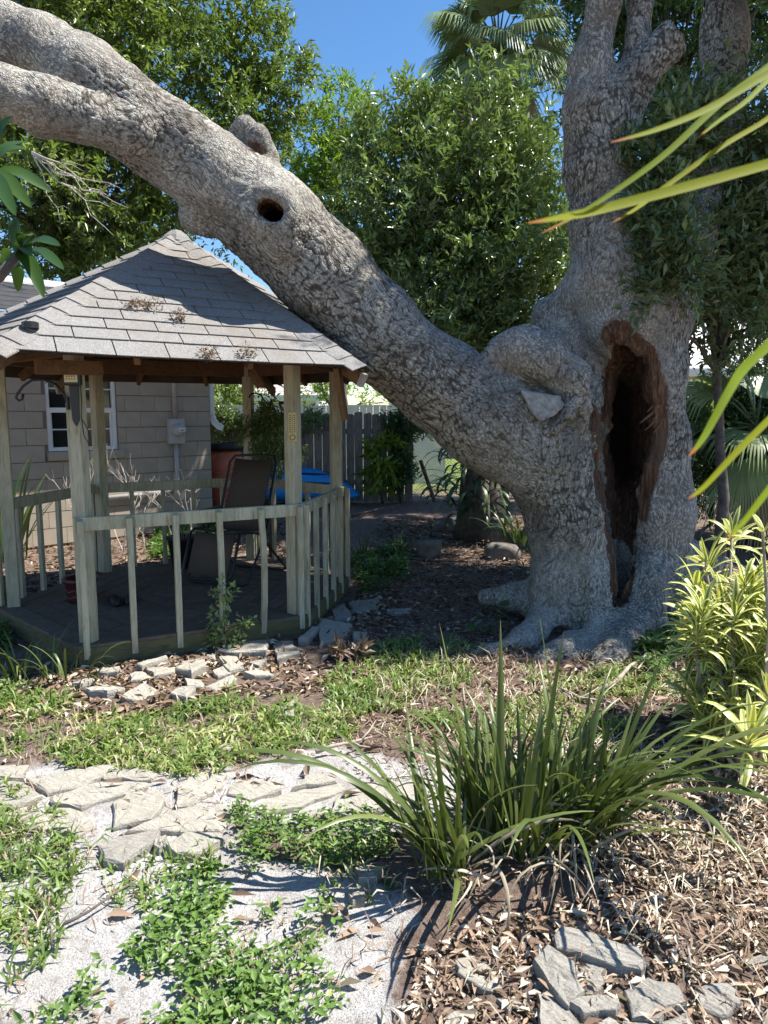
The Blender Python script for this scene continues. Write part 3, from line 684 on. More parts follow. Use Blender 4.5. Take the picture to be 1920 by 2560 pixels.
MB().bar(at(88, 917, 4.36), at(255, 921, 4.66), 0.03, 0.085).build('fascia_board', M['brownwood'], roof)
p0 = at(842, 915, 5.05); MB().bar(p0, at(862, 1045, 5.25), 0.035, 0.075).build('hanging_board', M['brownwood'], roof)
MB().bar(at(630, 928, 5.5), at(652, 968, 5.5), 0.03, 0.06).build('hanging_board', M['brownwood'], roof)
# shingles, clipped to each triangular slope
def clip_poly(poly, a, b):
    out = []; n = len(poly)
    def side(p): return (b[0] - a[0]) * (p[1] - a[1]) - (b[1] - a[1]) * (p[0] - a[0])
    for i in range(n):
        p, q = poly[i], poly[(i + 1) % n]; sp, sq = side(p), side(q)
        if sp >= 0: out.append(p)
        if (sp > 0) != (sq > 0) and abs(sp - sq) > 1e-12:
            t = sp / (sp - sq); out.append((p[0] + (q[0] - p[0]) * t, p[1] + (q[1] - p[1]) * t))
    return out
for i in range(6):
    a, b = EA[i], EA[(i + 1) % 6]; ux = (b - a).normalized(); L = (b - a).length
    nn = (b - a).cross(AP - a).normalized(); uy = nn.cross(ux)
    ax_, ay_ = (AP - a).dot(ux), (AP - a).dot(uy); NC = 14; tri = [(0, 0), (L, 0), (ax_, ay_)]
    rowh = ay_ / (NC + 0.3); y = -0.02
    for c in range(NC):
        h = rowh * (1.25 if c == 0 else 0.98); wid = 0.305; off = (0.14 if c % 2 else 0.0) + rnd.uniform(-.03, .03) - wid
        x = off
        while x < L:
            w = wid + rnd.uniform(-.008, .008); g = 0.0035
            y1 = y + h + 0.018
            poly = [(x + g, y + rnd.uniform(-.004, .003)), (x + w - g, y + rnd.uniform(-.004, .003)), (x + w - g, y1), (x + g, y1)]
            x += w
            tr = [(-0.02, -0.03), (L + 0.02, -0.03), (ax_, ay_)]
            for k in range(3): poly = clip_poly(poly, tr[k], tr[(k + 1) % 3]) if len(poly) > 2 else poly
            if len(poly) < 3: continue
            ar = abs(sum(poly[k][0] * poly[(k + 1) % len(poly)][1] - poly[(k + 1) % len(poly)][0] * poly[k][1] for k in range(len(poly)))) / 2
            if ar < 0.0015: continue
            sag = lambda px: (-0.010 * math.sin(math.pi * min(1, max(0, px / L))) if (c == 0 and i == 1) else 0.0)
            def P3(p, up):
                f = (p[1] - y) / (y1 - y); hh = 0.010 * (1 - f) + 0.003 + up
                q = a + ux * p[0] + uy * p[1] + nn * hh
                if f < 0.2: q.z += sag(p[0])
                return q
            n = len(poly)
            vs = [P3(p, 0) for p in poly] + [P3(p, 0.006) for p in poly]
            fs = [tuple(reversed(range(n))), tuple(range(n, 2 * n))] + [(k, (k + 1) % n, n + (k + 1) % n, n + k) for k in range(n)]
            MB().add(vs, fs).build('shingle', M['shingle'], roof)
        y += h
for i in range(6):                                # folded caps along the hips
    e = EA[i]; d = (AP - e); Lh = d.length; d.normalize()
    def slope_dir(j):
        a, b = EA[j % 6], EA[(j + 1) % 6]; n = (b - a).cross(AP - a).normalized(); t = n.cross(d)
        return n, t
    n1, t1 = slope_dir(i - 1); n2, t2 = slope_dir(i)
    t1 = t1 if t1.dot(EA[i - 1] - e) > 0 else -t1; t2 = t2 if t2.dot(EA[(i + 1) % 6] - e) > 0 else -t2
    up = (n1 + n2).normalized(); m = 15; step = (Lh + 0.05) / m
    for k in range(m):
        s0 = -0.06 + k * step; s1 = s0 + step + 0.03; hw = 0.125 * (1 if k < m - 2 else 0.7)
        o = MB(); pts = []
        for s_, lift in ((s0, 0.032), (s1, 0.022)):
            c0 = e + d * s_ + up * lift; drop = 0.012
            pts.append([c0 + t1 * hw - n1 * drop, c0 + t1 * hw * .45, c0 + up * 0.006, c0 + t2 * hw * .45, c0 + t2 * hw - n2 * drop])
        th = up * -0.008
        vs = pts[0] + pts[1] + [p + th for p in pts[0]] + [p + th for p in pts[1]]
        fs = [(j, j + 1, 6 + j, 5 + j) for j in range(4)] + [(10 + j, 15 + j, 16 + j, 11 + j) for j in range(4)] + \
             [(j, 10 + j, 11 + j, j + 1) for j in range(4)] + [(5 + j, 6 + j, 16 + j, 15 + j) for j in range(4)] + [(0, 5, 15, 10), (4, 14, 19, 9)]
        o.add(vs, fs).build('hip_cap', M['shingle'], roof)
MB().lathe(AP + Vector((0, 0, 0.0)), [(0.14, -0.05), (0.10, 0.0), (0.04, 0.045), (0.001, 0.055)], 6).build('peak_cap', M['shingle'], roof)
vp = EA[1].lerp(AP, 0.10) + Vector((0.06, 0.02, 0.045)); MB().lathe(vp, [(0.045, -0.02), (0.045, 0.012), (0.03, 0.018), (0.028, -0.01), (0.001, -0.01)], 14).build('vent_collar', M['blackmetal'], roof)

# ------------------------------------------------------------------ things on and in the gazebo
pB, pC = HEX[1], HEX[2]
# post light
pl = at(182, 948, 4.57)
t = thing('post_light', 'solar post light with pale gridded face and dark pointed backplate', 'lamp', tuple(pl))
MB().box(pl + Vector((0, 0.0, 0.0)), 0.10, 0.05, 0.075).build('housing', M['blackmetal'], t, bevel=0.006)
MB().box(pl + Vector((0, -0.028, 0.006)), 0.078, 0.008, 0.05).build('face', M['gold'], t)
for a in range(4):
    for b in range(2):
        MB().box(pl + Vector((-0.024 + a * 0.016, -0.0335, 0.016 - b * 0.016)), 0.006, 0.004, 0.006).build('led', M['thermoink'], t)
bpx = [at(172, 962, 4.60), at(196, 962, 4.60), at(198, 1050, 4.60), at(190, 1066, 4.60), at(181, 1050, 4.60)]
MB().prism(bpx, (0, 0.012, 0)).build('backplate', M['blackmetal'], t)
wire = [at(*q, 4.59) for q in ((200, 955), (204, 1000), (203, 1040), (210, 1090), (222, 1110), (226, 1100), (218, 1070), (206, 1050))]
MB().tube(wire, 0.003, 5).build('wire', M['cord'], t)
# iron hook on the left post
hk = [at(*q, 4.62) for q in ((168, 1008), (160, 985), (140, 962), (110, 949), (80, 950), (58, 965), (43, 985), (40, 995), (48, 1002), (56, 998), (58, 986))]
t = thing('hanging_hook', 'dark curved iron hook reaching left from the front gazebo post', 'hook', tuple(hk[0]))
MB().tube(hk, 0.008, 8).build('arm', M['blackmetal'], t, smooth=True)
MB().box(hk[0] + Vector((0.005, 0.0, 0)), 0.012, 0.03, 0.08).build('mount_plate', M['blackmetal'], t)
hk = [at(*q, 7.42) for q in ((622, 994), (628, 985), (640, 982), (652, 988), (660, 1000), (668, 1008), (676, 1010), (680, 1004), (677, 1000))]
t = thing('hanging_hook', 'slim scrolled iron hook on the back post beside the hanging vine', 'hook', tuple(hk[0]))
MB().tube(hk, 0.008, 8).build('arm', M['blackmetal'], t, smooth=True)
# thermometer
tc = at(731, 1067, 5.295); n = Vector((0.10, -0.99, 0)).normalized()
t = thing('thermometer', 'long yellow wall thermometer with round dial on the front right post', 'thermometer', tuple(tc))
MB().box(tc, 0.058, 0.012, 0.205).build('plate', M['thermo'], t, bevel=0.003)
MB().tube([tc + Vector((0, -0.008, -0.05)), tc + Vector((0, -0.008, 0.085))], 0.003, 6).build('glass_tube', M['rawend'], t)
MB().lathe(tc + Vector((0, -0.006, -0.075)), [(0.021, 0), (0.021, 0.004), (0.016, 0.004), (0.016, 0.001), (0.001, 0.001)], 18, (0, -1, 0)).build('dial', M['thermoink'], t)
MB().lathe(tc + Vector((0, -0.0075, -0.075)), [(0.016, 0), (0.001, 0.001)], 18, (0, -1, 0)).build('dial_face', M['thermo'], t)
ink = MB()
for k in range(9):
    for s in (-1, 1): ink.box(tc + Vector((s * 0.016, -0.0075, 0.08 - k * 0.0145)), 0.011, 0.003, 0.006)
ink.build('scale_marks', M['thermoink'], t)

# reclining chair
F0 = Vector((-0.36, -0.93, 0)).normalized(); S0 = Vector((-F0.y, F0.x, 0))          # facing, and its left
cb = Vector((-1.30, 6.62, ZD))
chair = thing('lounge_chair', 'brown fabric reclining lounge chair with black tube frame on gazebo deck', 'chair', tuple(cb))
def cl(f, s, z): return cb + F0 * f + S0 * s + Vector((0, 0, z))
sb = [(0.02, 0.40), (-0.06, 0.55), (-0.26, 1.06)]                                  # backrest line (forward, height)
fr = [(0.36, 0.47), (0.42, 0.40), (0.52, 0.16)]                                    # foot rest
HW = 0.245
def panel(name, prof, w, th=0.008):
    o = MB(); n = len(prof)
    vs = [cl(f, s * w, z) for f, z in prof for s in (-1, -.5, 0, .5, 1)]
    for k in range(n):
        for j, sag in ((1, .012), (2, .016), (3, .012)): vs[k * 5 + j] -= Vector((0, 0, sag)) - F0 * -sag
    fs = [(k * 5 + j, k * 5 + j + 1, k * 5 + 6 + j, k * 5 + 5 + j) for k in range(n - 1) for j in range(4)]
    ob = o.add(vs, fs).build(name, M['fabric'], chair, True); sm = ob.modifiers.new('solid', 'SOLIDIFY'); sm.thickness = th
    return ob
panel('backrest', [(0.0, 0.42), (-0.06, 0.56), (-0.16, 0.80), (-0.262, 1.05)], 0.20)
panel('seat', [(0.36, 0.47), (0.20, 0.43), (0.02, 0.41)], 0.20)
panel('footrest', [(0.385, 0.455), (0.44, 0.34), (0.53, 0.12)], 0.20)
def tubep(name, pts, r=0.012): return MB().tube([cl(*p) for p in pts], r, 8).build(name, M['blackmetal'], chair, True)
tubep('back_frame', [(0.02, -HW, 0.40), (-0.05, -HW, 0.54), (-0.24, -HW, 1.02), (-0.27, -HW + .04, 1.075), (-0.275, 0, 1.085), (-0.27, HW - .04, 1.075), (-0.24, HW, 1.02), (-0.05, HW, 0.54), (0.02, HW, 0.40)])
tubep('foot_frame', [(0.02, -HW, 0.40), (0.34, -HW, 0.47), (0.40, -HW, 0.45), (0.54, -HW, 0.12), (0.55, -HW + .04, 0.08), (0.55, HW - .04, 0.08), (0.54, HW, 0.12), (0.40, HW, 0.45), (0.34, HW, 0.47), (0.02, HW, 0.40)])
for s in (-1, 1):
    tubep('leg', [(-0.02, s * .30, 0.60), (0.12, s * .30, 0.34), (0.40, s * .30, 0.03), (0.40, s * .25, 0.013)], 0.011)
    tubep('leg', [(0.22, s * .29, 0.58), (0.06, s * .29, 0.34), (-0.32, s * .29, 0.03), (-0.32, s * .25, 0.013)], 0.011)
    MB().bar(cl(0.24, s * .30, 0.60), cl(-0.12, s * .30, 0.60), 0.045, 0.022).build('armrest', M['blackmetal'], chair, bevel=0.004)
tubep('floor_bar', [(0.40, -.25, 0.013), (0.40, .25, 0.013)], 0.011); tubep('floor_bar', [(-0.32, -.25, 0.013), (-0.32, .25, 0.013)], 0.011)
for prof in ([(0.0, 0.45), (-0.25, 1.03)], [(0.40, 0.43), (0.535, 0.13)]):
    for s in (-1, 1):
        z = []; m = 24
        for k in range(m + 1):
            q = k / m; f = prof[0][0] + (prof[1][0] - prof[0][0]) * q; h = prof[0][1] + (prof[1][1] - prof[0][1]) * q
            z.append(cl(f, s * (0.195 if k % 2 else HW), h))
        MB().tube(z, 0.003, 4).build('lacing', M['cord'], chair)
# pots and the dark bundle
pp = gz(178, 1494, ZD); pp = Vector((-2.40, 5.72, ZD))
t = thing('flower_pot', 'dark red glazed flower pot with scroll relief on the gazebo deck', 'pot', tuple(pp))
MB().lathe(pp, [(0.001, 0.0), (0.10, 0.0), (0.105, 0.03), (0.115, 0.15), (0.135, 0.155), (0.138, 0.185), (0.12, 0.187), (0.112, 0.15), (0.001, 0.145)], 28).build('body', M['redpot'], t, True)
for z in (0.045, 0.095): MB().tube([pp + Vector((math.cos(a / 14 * math.pi) * (.109 + z * .08), math.sin(a / 14 * math.pi) * (.109 + z * .08), z + (0.012 * math.sin(a * 2.2)))) for a in range(28)], 0.004, 5, closed=True).build('scroll_relief', M['potdeco'], t)
bpot = Vector((-1.93, 7.0, ZD))
t = thing('nursery_pot', 'black plastic pot holding dry stems behind the lounge chair', 'pot', tuple(bpot))
MB().lathe(bpot, [(0.001, 0), (0.10, 0), (0.145, 0.27), (0.155, 0.27), (0.157, 0.30), (0.14, 0.30), (0.13, 0.26), (0.001, 0.25)], 24).build('body', M['blackpot'], t, True)
st = MB()
for k in range(16):
    a = rnd.uniform(0, 6.28); r = rnd.uniform(0.01, .1); h = rnd.uniform(.12, .3)
    b0 = bpot + Vector((math.cos(a) * r, math.sin(a) * r, 0.25)); st.tube([b0, b0 + Vector((math.cos(a) * .05, math.sin(a) * .05, h * .6)), b0 + Vector((math.cos(a) * .12 + rnd.uniform(-.03, .03), math.sin(a) * .12, h))], [.003, .0025, .001], 4)
st.build('stems', M['deadwood'], t)
sp_ = Vector((-2.1, 5.62, ZD))
t = thing('garden_shoes', 'pair of dark slip on shoes lying on the gazebo deck', 'shoes', tuple(sp_))
for k, (dx, dy, rz) in enumerate(((0, 0, .5), (0.11, 0.05, .2))):
    o = MB(); nseg = 9; rings = []
    for a in range(nseg):
        q = a / (nseg - 1); wdt = .045 * (0.75 + .45 * math.sin(q * 2.6)); hgt = .05 + .035 * math.sin(min(1, q * 1.4) * 3.1)
        if a in (0, nseg - 1): wdt *= .55; hgt *= .6
        rings.append([(math.cos(b / 10 * 6.283) * wdt, (q - .5) * .25, max(0, hgt * .5 + math.sin(b / 10 * 6.283) * hgt * .5)) for b in range(10)])
    vs = [p for r in rings for p in r]; fs = [(a * 10 + b, a * 10 + (b + 1) % 10, a * 10 + 10 + (b + 1) % 10, a * 10 + 10 + b) for a in range(nseg - 1) for b in range(10)]
    fs += [tuple(range(10)), tuple(reversed(range(80, 90)))]
    R = Matrix.Rotation(rz, 3, 'Z'); o.add([R @ Vector(p) + sp_ + Vector((dx, dy, 0)) for p in vs], fs).build('shoe', M['blackpot'], t, True)

# ------------------------------------------------------------------ block house on the left
W0 = Vector((-2.42, 10.35, 0)); WD = Vector((-0.722, -0.692, 0)).normalized(); WNn = Vector((0.692, -0.722, 0)).normalized()   # corner, along the wall, outwards
def wl(s, z, out=0.0): return W0 + WD * s + WNn * out + Vector((0, 0, z))
def wpx(u, v):
    p = onplane(u, v, W0, WNn); return (p - W0).dot(WD), p.z
house = thing('block_house', 'tan painted concrete block house with white window behind the gazebo', 'house', tuple(wl(0, 0)))
sL, zb = wpx(122, 1131); sR, zb2 = wpx(296, 1121)
WS0, WS1, WZ0 = sR, sL, (zb + zb2) / 2; WZ1 = WZ0 + 1.02
WLEN, WTOP = 6.4, 2.62
back = MB()
def wquad(mb, s0, s1, z0, z1, out, th):
    mb.prism([wl(s0, z0, out), wl(s0, z1, out), wl(s1, z1, out), wl(s1, z0, out)], WNn * -th)
for s0, s1, z0, z1 in ((0, WS0, 0, WTOP), (WS1, WLEN, 0, WTOP), (WS0, WS1, 0, WZ0), (WS0, WS1, WZ1, WTOP)): wquad(back, s0, s1, z0, z1, -0.006, 0.15)
back.prism([wl(0, 0, -.006), wl(0, WTOP, -.006), wl(0, WTOP, -6), wl(0, 0, -6)], WD * 0.15)
back.build('wall', M['blockback'], house)
bm_ = {}
def block(s0, s1, z0, z1):
    w = round(s1 - s0, 2); h = round(z1 - z0, 2)
    if (w, h) not in bm_:
        me = MB().box((w / 2, 0, h / 2), w - 0.009, 0.022, h - 0.009).mesh('block'); me.materials.append(M['block']); bm_[(w, h)] = me
    X = WD; Y = WNn; Mx = Matrix(((X.x, Y.x, 0, 0), (X.y, Y.y, 0, 0), (0, 0, 1, 0), (0, 0, 0, 1)))
    p = wl(s0, z0, 0.002); Mx.translation = p
    place('concrete_block', bm_[(w, h)], house, Mx)
row = 0; z = 0.02
while z < WTOP - 0.1:
    s = -0.2 if row % 2 else 0.0
    while s < 4.6:
        a, b = max(0, s), s + 0.405
        cuts = [(a, b)]
        if z + 0.2 > WZ0 + 0.02 and z < WZ1 - 0.02:
            cuts = [(a, min(b, WS0))] if a < WS0 else []
            if b > WS1: cuts.append((max(a, WS1), b))
        for c0, c1 in cuts:
            if c1 - c0 > 0.05:
                top = z + 0.2
                block(c0, c1, z, top)
        s += 0.405
    z += 0.2; row += 1
win = bpy.data.objects.new('window', None); link(win); win.parent = house
def wbar(name, s0, s1, z0, z1, out, th, mat, par, bev=0.003):
    m = MB(); wquad(m, s0, s1, z0, z1, out, th); return m.build(name, mat, par, bevel=bev)
fw = 0.045
for nm, q in (('frame_side', (WS0, WS0 + fw, WZ0, WZ1)), ('frame_side', (WS1 - fw, WS1, WZ0, WZ1)), ('frame_bottom', (WS0 + fw, WS1 - fw, WZ0, WZ0 + fw)), ('frame_top', (WS0 + fw, WS1 - fw, WZ1 - fw, WZ1)),
              ('meeting_rail', (WS0 + fw, WS1 - fw, WZ0 + .46, WZ0 + .52))):
    wbar(nm, *q, -0.02, 0.06, M['white'], win)
for zz in (WZ0 + .25, WZ0 + .74): wbar('muntin', WS0 + fw, WS1 - fw, zz, zz + 0.016, -0.045, 0.02, M['white'], win)
wbar('muntin', (WS0 + WS1) / 2 - .009, (WS0 + WS1) / 2 + .009, WZ0 + fw, WZ1 - fw, -0.048, 0.015, M['white'], win)
wbar('sash_side', WS0 + fw, WS0 + fw + .03, WZ0 + fw, WZ0 + .46, -0.05, 0.02, M['white'], win); wbar('sash_side', WS1 - fw - .03, WS1 - fw, WZ0 + fw, WZ0 + .46, -0.05, 0.02, M['white'], win)
for z0, z1 in ((WZ0 + fw, WZ0 + .25), (WZ0 + .266, WZ0 + .46), (WZ0 + .52, WZ0 + .74), (WZ0 + .756, WZ1 - fw)):
    wbar('pane', WS0 + fw, WS1 - fw, z0, z1, -0.062, 0.006, M['glass'], win, 0)
wbar('sill', WS0 - 0.06, WS1 + 0.02, WZ0 - 0.11, WZ0 - 0.005, 0.06, 0.14, M['block'], win, 0.006)
# plinth ledge, eave, roof
rf = bpy.data.objects.new('roof', None); link(rf); rf.parent = house
ED = 0.62
m = MB(); m.prism([wl(-0.5, WTOP - 0.06, 0.01), wl(-0.5, WTOP - 0.03, ED), wl(WLEN, WTOP - 0.03, ED), wl(WLEN, WTOP - 0.06, 0.01)], (0, 0, 0.02)); m.build('soffit', M['white'], rf)
wbar('fascia', -0.5, WLEN, WTOP - 0.10, WTOP + 0.04, ED + 0.02, 0.02, M['white'], rf)
def rfp(s, d): return wl(s, WTOP + 0.05 + (ED + 0.05 - d) * 0.30, d)
for k in range(12):                                 # overlapping roof courses
    d0 = ED + 0.05 - k * 0.16; d1 = d0 - 0.17
    m = MB(); m.prism([rfp(-0.55, d0), rfp(-0.55, d1), rfp(WLEN, d1), rfp(WLEN, d0)], (0, 0, 0.022 if k % 2 else 0.016)); m.build('roof_course', M['roofdark'], rf)
m = MB(); d0 = ED + 0.05 - 12 * 0.16; m.prism([rfp(-0.55, d0 + .1) + Vector((0, 0, .03)), rfp(-0.55, d0 - .12) + Vector((0, 0, .05)), rfp(WLEN, d0 - .12) + Vector((0, 0, .05)), rfp(WLEN, d0 + .1) + Vector((0, 0, .03))], (0, 0, 0.03)); m.build('ridge_flashing', M['white'], rf)
# meter and conduit
s0, z0 = wpx(434, 1078)
t = thing('electric_meter', 'grey electric meter box with round glass dial on the block wall', 'electric meter', tuple(wl(s0, z0, 0.01)))
m = MB(); wquad(m, s0 - .105, s0 + .105, z0 - .165, z0 + .165, 0.12, 0.105); m.build('box', M['metal'], t, bevel=0.006)
MB().lathe(wl(s0, z0 + .02, 0.12), [(.085, 0), (.085, .03), (.078, .032), (.076, .085), (.06, .10), (.001, .104)], 24, WNn).build('dial_glass', M['metal'], t, True)
wbar('nameplate', s0 - .045, s0 + .04, z0 + .0, z0 + .045, 0.228, 0.004, M['white'], t, 0)
ink = MB(); wquad(ink, s0 - .035, s0 + .03, z0 + .012, z0 + .024, 0.2305, 0.002); ink.build('readout', M['blackmetal'], t)
MB().tube([wl(s0, z0 + .16, .05), wl(s0, WTOP - .08, .05)], .032, 12).build('riser_pipe', M['conduit'], t, True)
se, ze = wpx(432, 1215)
MB().tube([wl(s0, z0 - .16, .05), wl(s0, ze + .10, .05), wl(s0 + .01, ze + .03, .05), wl(s0 + .05, ze - .03, .05), wl(s0 + .14, ze - .07, .05), wl(s0 + 1.2, ze - .09, .05)], .03, 12).build('lower_pipe', M['metal'], t, True)
# downspout at the corner
t = thing('downspout', 'white ribbed downspout elbow at the corner of the block house', 'downspout', tuple(wl(-0.05, 1.5, 0)))
dp = wl(-0.06, 0, -0.05)
MB().bar(dp + Vector((0, 0, WTOP - .05)), dp + Vector((0, 0, 1.58)), 0.075, 0.06, WNn).build('pipe', M['white'], t, bevel=0.004)
for k in range(7):
    a0 = k / 7 * 1.25; c0 = dp + Vector((0.0 + 0.22 * (1 - math.cos(a0)), 0, 1.60 - 0.22 * math.sin(a0)))
    a1 = (k + 1) / 7 * 1.25; c1 = dp + Vector((0.22 * (1 - math.cos(a1)), 0, 1.60 - 0.22 * math.sin(a1)))
    MB().bar(c0, c1 + (c1 - c0) * .1, 0.085 if k % 2 else 0.075, 0.07, (0, 1, 0)).build('elbow_rib', M['white'], t)
# rain barrel
bc = at(566, 1330, 11.0); bc.z = 0
bz = at(566, 1104, 11.0).z
t = thing('rain_barrel', 'terracotta coloured rain barrel with black lid at the house corner', 'barrel', tuple(bc))
MB().lathe(bc, [(.001, 0), (.25, 0), (.27, .05), (.29, .35 * bz), (.295, .6 * bz), (.285, .75 * bz), (.26, .84 * bz), (.215, .90 * bz), (.2, .93 * bz), (.001, .93 * bz)], 36).build('body', M['terracotta'], t, True)
for z in (.3, .62): MB().tube([bc + Vector((math.cos(a * .2094) * .297, math.sin(a * .2094) * .297, z * bz)) for a in range(30)], .012, 6, closed=True).build('hoop', M['terracotta'], t, True)
MB().lathe(bc, [(.215, .885 * bz), (.285, .89 * bz), (.29, .96 * bz), (.27, .985 * bz), (.25, .985 * bz), (.24, .97 * bz), (.001, .97 * bz)], 36).build('lid', M['blackpot'], t, True)

# ------------------------------------------------------------------ fences, kayak, neighbours
def picket_fence(root, x0, x1, Yf, ztop, w, th, mat, ragged, gap=0.006, slope=0.0, dog=0.0):
    x = x0; j = 0
    while x < x1:
        ww = w * rnd.uniform(.93, 1.05); zt = ztop + rnd.uniform(-ragged, ragged); y = Yf + (x - x0) * slope + rnd.uniform(-.006, .006)
        tilt = rnd.uniform(-ragged, ragged) * .3
        poly = [Vector((x + gap, y, 0.0)), Vector((x + ww - gap, y, 0.0)), Vector((x + ww - gap + tilt, y, zt - dog)), Vector((x + ww * .75 + tilt, y, zt)), Vector((x + ww * .25 + tilt, y, zt - rnd.uniform(0, ragged) * .5)), Vector((x + gap + tilt, y, zt - dog))]
        MB().prism(poly, (0, th, 0)).build('fence_board', mat, root); x += ww; j += 1
    for z in (0.35, ztop - 0.35): MB().bar((x0, Yf + .045, z), (x1, Yf + .045 + (x1 - x0) * slope, z), 0.04, 0.09).build('fence_rail', mat, root)
gf = thing('picket_fence', 'weathered grey wooden board fence with ragged tops behind the kayak', 'fence', (-1.5, 13.4, 0))
picket_fence(gf, -4.1, 0.40, 13.4, 1.62, 0.15, 0.02, M['fencewood'], 0.04, 0.005, 0.0, 0.03)
wf_ = thing('white_fence', 'tall white panel fence catching sun beyond the grey board fence', 'fence', (-1.5, 17, 0))
picket_fence(wf_, -7, 1.3, 17.0, 1.78, 0.155, 0.025, M['whitefence'], 0.012, 0.004)
ky = thing('kayak', 'bright blue kayak standing on its side against the grey fence', 'kayak', (-2.0, 13.1, 0))
o = MB(); NS = 26; NK = 16; x0, x1 = -3.15, -0.42
for i in range(NS):
    q = i / (NS - 1); wdt = max(0.012, math.sin(math.pi * min(.999, max(.001, q))) ** 0.62); rock = 0.10 * (2 * q - 1) ** 2
    cx = x0 + (x1 - x0) * q; cz = 0.36 - (0.20 * max(0, q - .72) / .28 if q > .72 else 0) + 0.0
    for k in range(NK):
        a = k / NK * 2 * math.pi; hh = 0.345 * wdt; dd = 0.17 * wdt + .01
        sx = math.copysign(abs(math.cos(a)) ** .8, math.cos(a)); sz = math.copysign(abs(math.sin(a)) ** .9, math.sin(a))
        groove = 0.018 * math.cos(sz * 7) * wdt
        dd += groove if sx > 0 else 0; o.v.append((cx, 13.02 + sz * hh * .66 - sx * dd * .75, cz + sz * hh * .75 + sx * dd * .66))
o.f = [(i * NK + k, i * NK + (k + 1) % NK, (i + 1) * NK + (k + 1) % NK, (i + 1) * NK + k) for i in range(NS - 1) for k in range(NK)] + [tuple(range(NK)), tuple(reversed(range((NS - 1) * NK, NS * NK)))]
o.build('hull', M['kayak'], ky, True)
for w_, xa, xb in ((0.10, -2.6, -0.95), (-0.10, -2.4, -0.85)):
    MB().tube([(xa + (xb - xa) * k / 8, 13.02 + w_ * .66 - .168 * .75 * (1 - .1 * abs(k / 4 - 1)), .36 + w_ * .75 + .168 * .66 * (1 - .1 * abs(k / 4 - 1))) for k in range(9)], [.004, .018, .024, .026, .026, .026, .022, .016, .004], 8).build('hull_channel', M['kayakdark'], ky, True)
def far_house(name, label, x0, x1, Y0, zev, zrid, depth, wall, rfm, wins, ov=.5):
    h = thing(name, label, 'house', ((x0 + x1) / 2, Y0, 0))
    MB().box(((x0 + x1) / 2, Y0 + depth / 2, zev / 2), x1 - x0, depth, zev).build('wall', wall, h)
    r = bpy.data.objects.new('roof', None); link(r); r.parent = h
    nr = 12
    for k in range(nr):
        t0, t1 = k / nr, (k + 1.05) / nr; y = lambda t: Y0 - ov + (depth / 2 + ov) * t; z_ = lambda t: zev + (zrid - zev) * t
        MB().prism([(x0 - ov, y(t0), z_(t0) + .03), (x1 + ov, y(t0), z_(t0) + .03), (x1 + ov, y(t1), z_(t1) + .02), (x0 - ov, y(t1), z_(t1) + .02)], (0, 0, .03)).build('roof_course', rfm, r)
    MB().prism([(x0 - ov, Y0 + depth + ov, zev), (x1 + ov, Y0 + depth + ov, zev), (x1 + ov, Y0 + depth / 2, zrid), (x0 - ov, Y0 + depth / 2, zrid)], (0, 0, .03)).build('roof_back', rfm, r)
    for xe in (x0, x1): MB().prism([(xe, Y0, zev - .01), (xe, Y0 + depth, zev - .01), (xe, Y0 + depth / 2, zrid - .03)], (-.05 if xe == x1 else .05, 0, 0)).build('gable', wall, h)
    MB().bar((x0 - ov, Y0 - ov - .012, zev - .05), (x1 + ov, Y0 - ov - .012, zev - .05), .02, .16).build('fascia', M['white'], r)
    for wx0, wx1, wz0, wz1 in wins:
        w = bpy.data.objects.new('window', None); link(w); w.parent = h
        MB().box(((wx0 + wx1) / 2, Y0 - .01, (wz0 + wz1) / 2), wx1 - wx0, .02, wz1 - wz0).build('pane', M['glass'], w)
        for a, b in (((wx0, wz0), (wx1, wz0)), ((wx0, wz1), (wx1, wz1)), ((wx0, wz0), (wx0, wz1)), ((wx1, wz0), (wx1, wz1)), ((wx0, (wz0 + wz1) / 2), (wx1, (wz0 + wz1) / 2))):
            MB().bar((a[0], Y0 - .03, a[1]), (b[0], Y0 - .03, b[1]), .04, .05, (0, 1, 0)).build('frame', M['white'], w)
    return h
far_house('cream_house', 'cream house with white shingle roof beyond the hedge', 6.2, 17, 17.5, 2.55, 4.3, 8, M['yellowpaint'], M['roofwhite'], [(6.7, 8.0, 1.2, 2.25), (10.5, 12, 1.1, 2.2)])
far_house('grey_roof_house', 'pale house with grey shingle roof beyond the white fence', -6.5, -2.2, 24, 2.1, 3.6, 7, M['white'], M['roofgrey'], [(-5.2, -4.2, 1.0, 2.0), (-3.4, -2.8, 1.0, 2.0)])
far_house('white_house', 'small white house glimpsed under the leaning limb beyond the fence', 0.2, 6.0, 27, 2.4, 4.0, 7, M['white'], M['roofgrey'], [(0.6, 1.3, 1.2, 2.1), (1.9, 2.5, 1.2, 2.1)])
# chain link gate and its leaning brown post
cg = thing('chain_link_fence', 'grey chain link fence with a slanting brown prop in the gap', 'fence', (0.95, 13.6, 0))
wires = MB()
for k in range(26):
    for s in (-1, 1):
        xa = 0.42 + k * 0.06; zz0, zz1 = 0.0, 1.25; n_ = 1.25
        xb = xa + s * n_; p0 = Vector((xa, 13.55, 0)); p1 = Vector((xb, 13.55, 1.25))
        for lim in (0.42, 1.95):
            pass
        t0, t1 = 0.0, 1.0
        if s > 0 and p1.x > 1.95: t1 = (1.95 - xa) / n_
        if s < 0 and p1.x < 0.42: t1 = (xa - 0.42) / n_
        if t1 > 0.02: wires.tube([p0, p0.lerp(p1, t1)], 0.003, 3)
wires.build('mesh_wire', M['metal'], cg)
for xx in (0.42, 1.95): MB().tube([(xx, 13.55, 0), (xx, 13.55, 1.32)], .025, 10).build('post', M['metal'], cg, True)
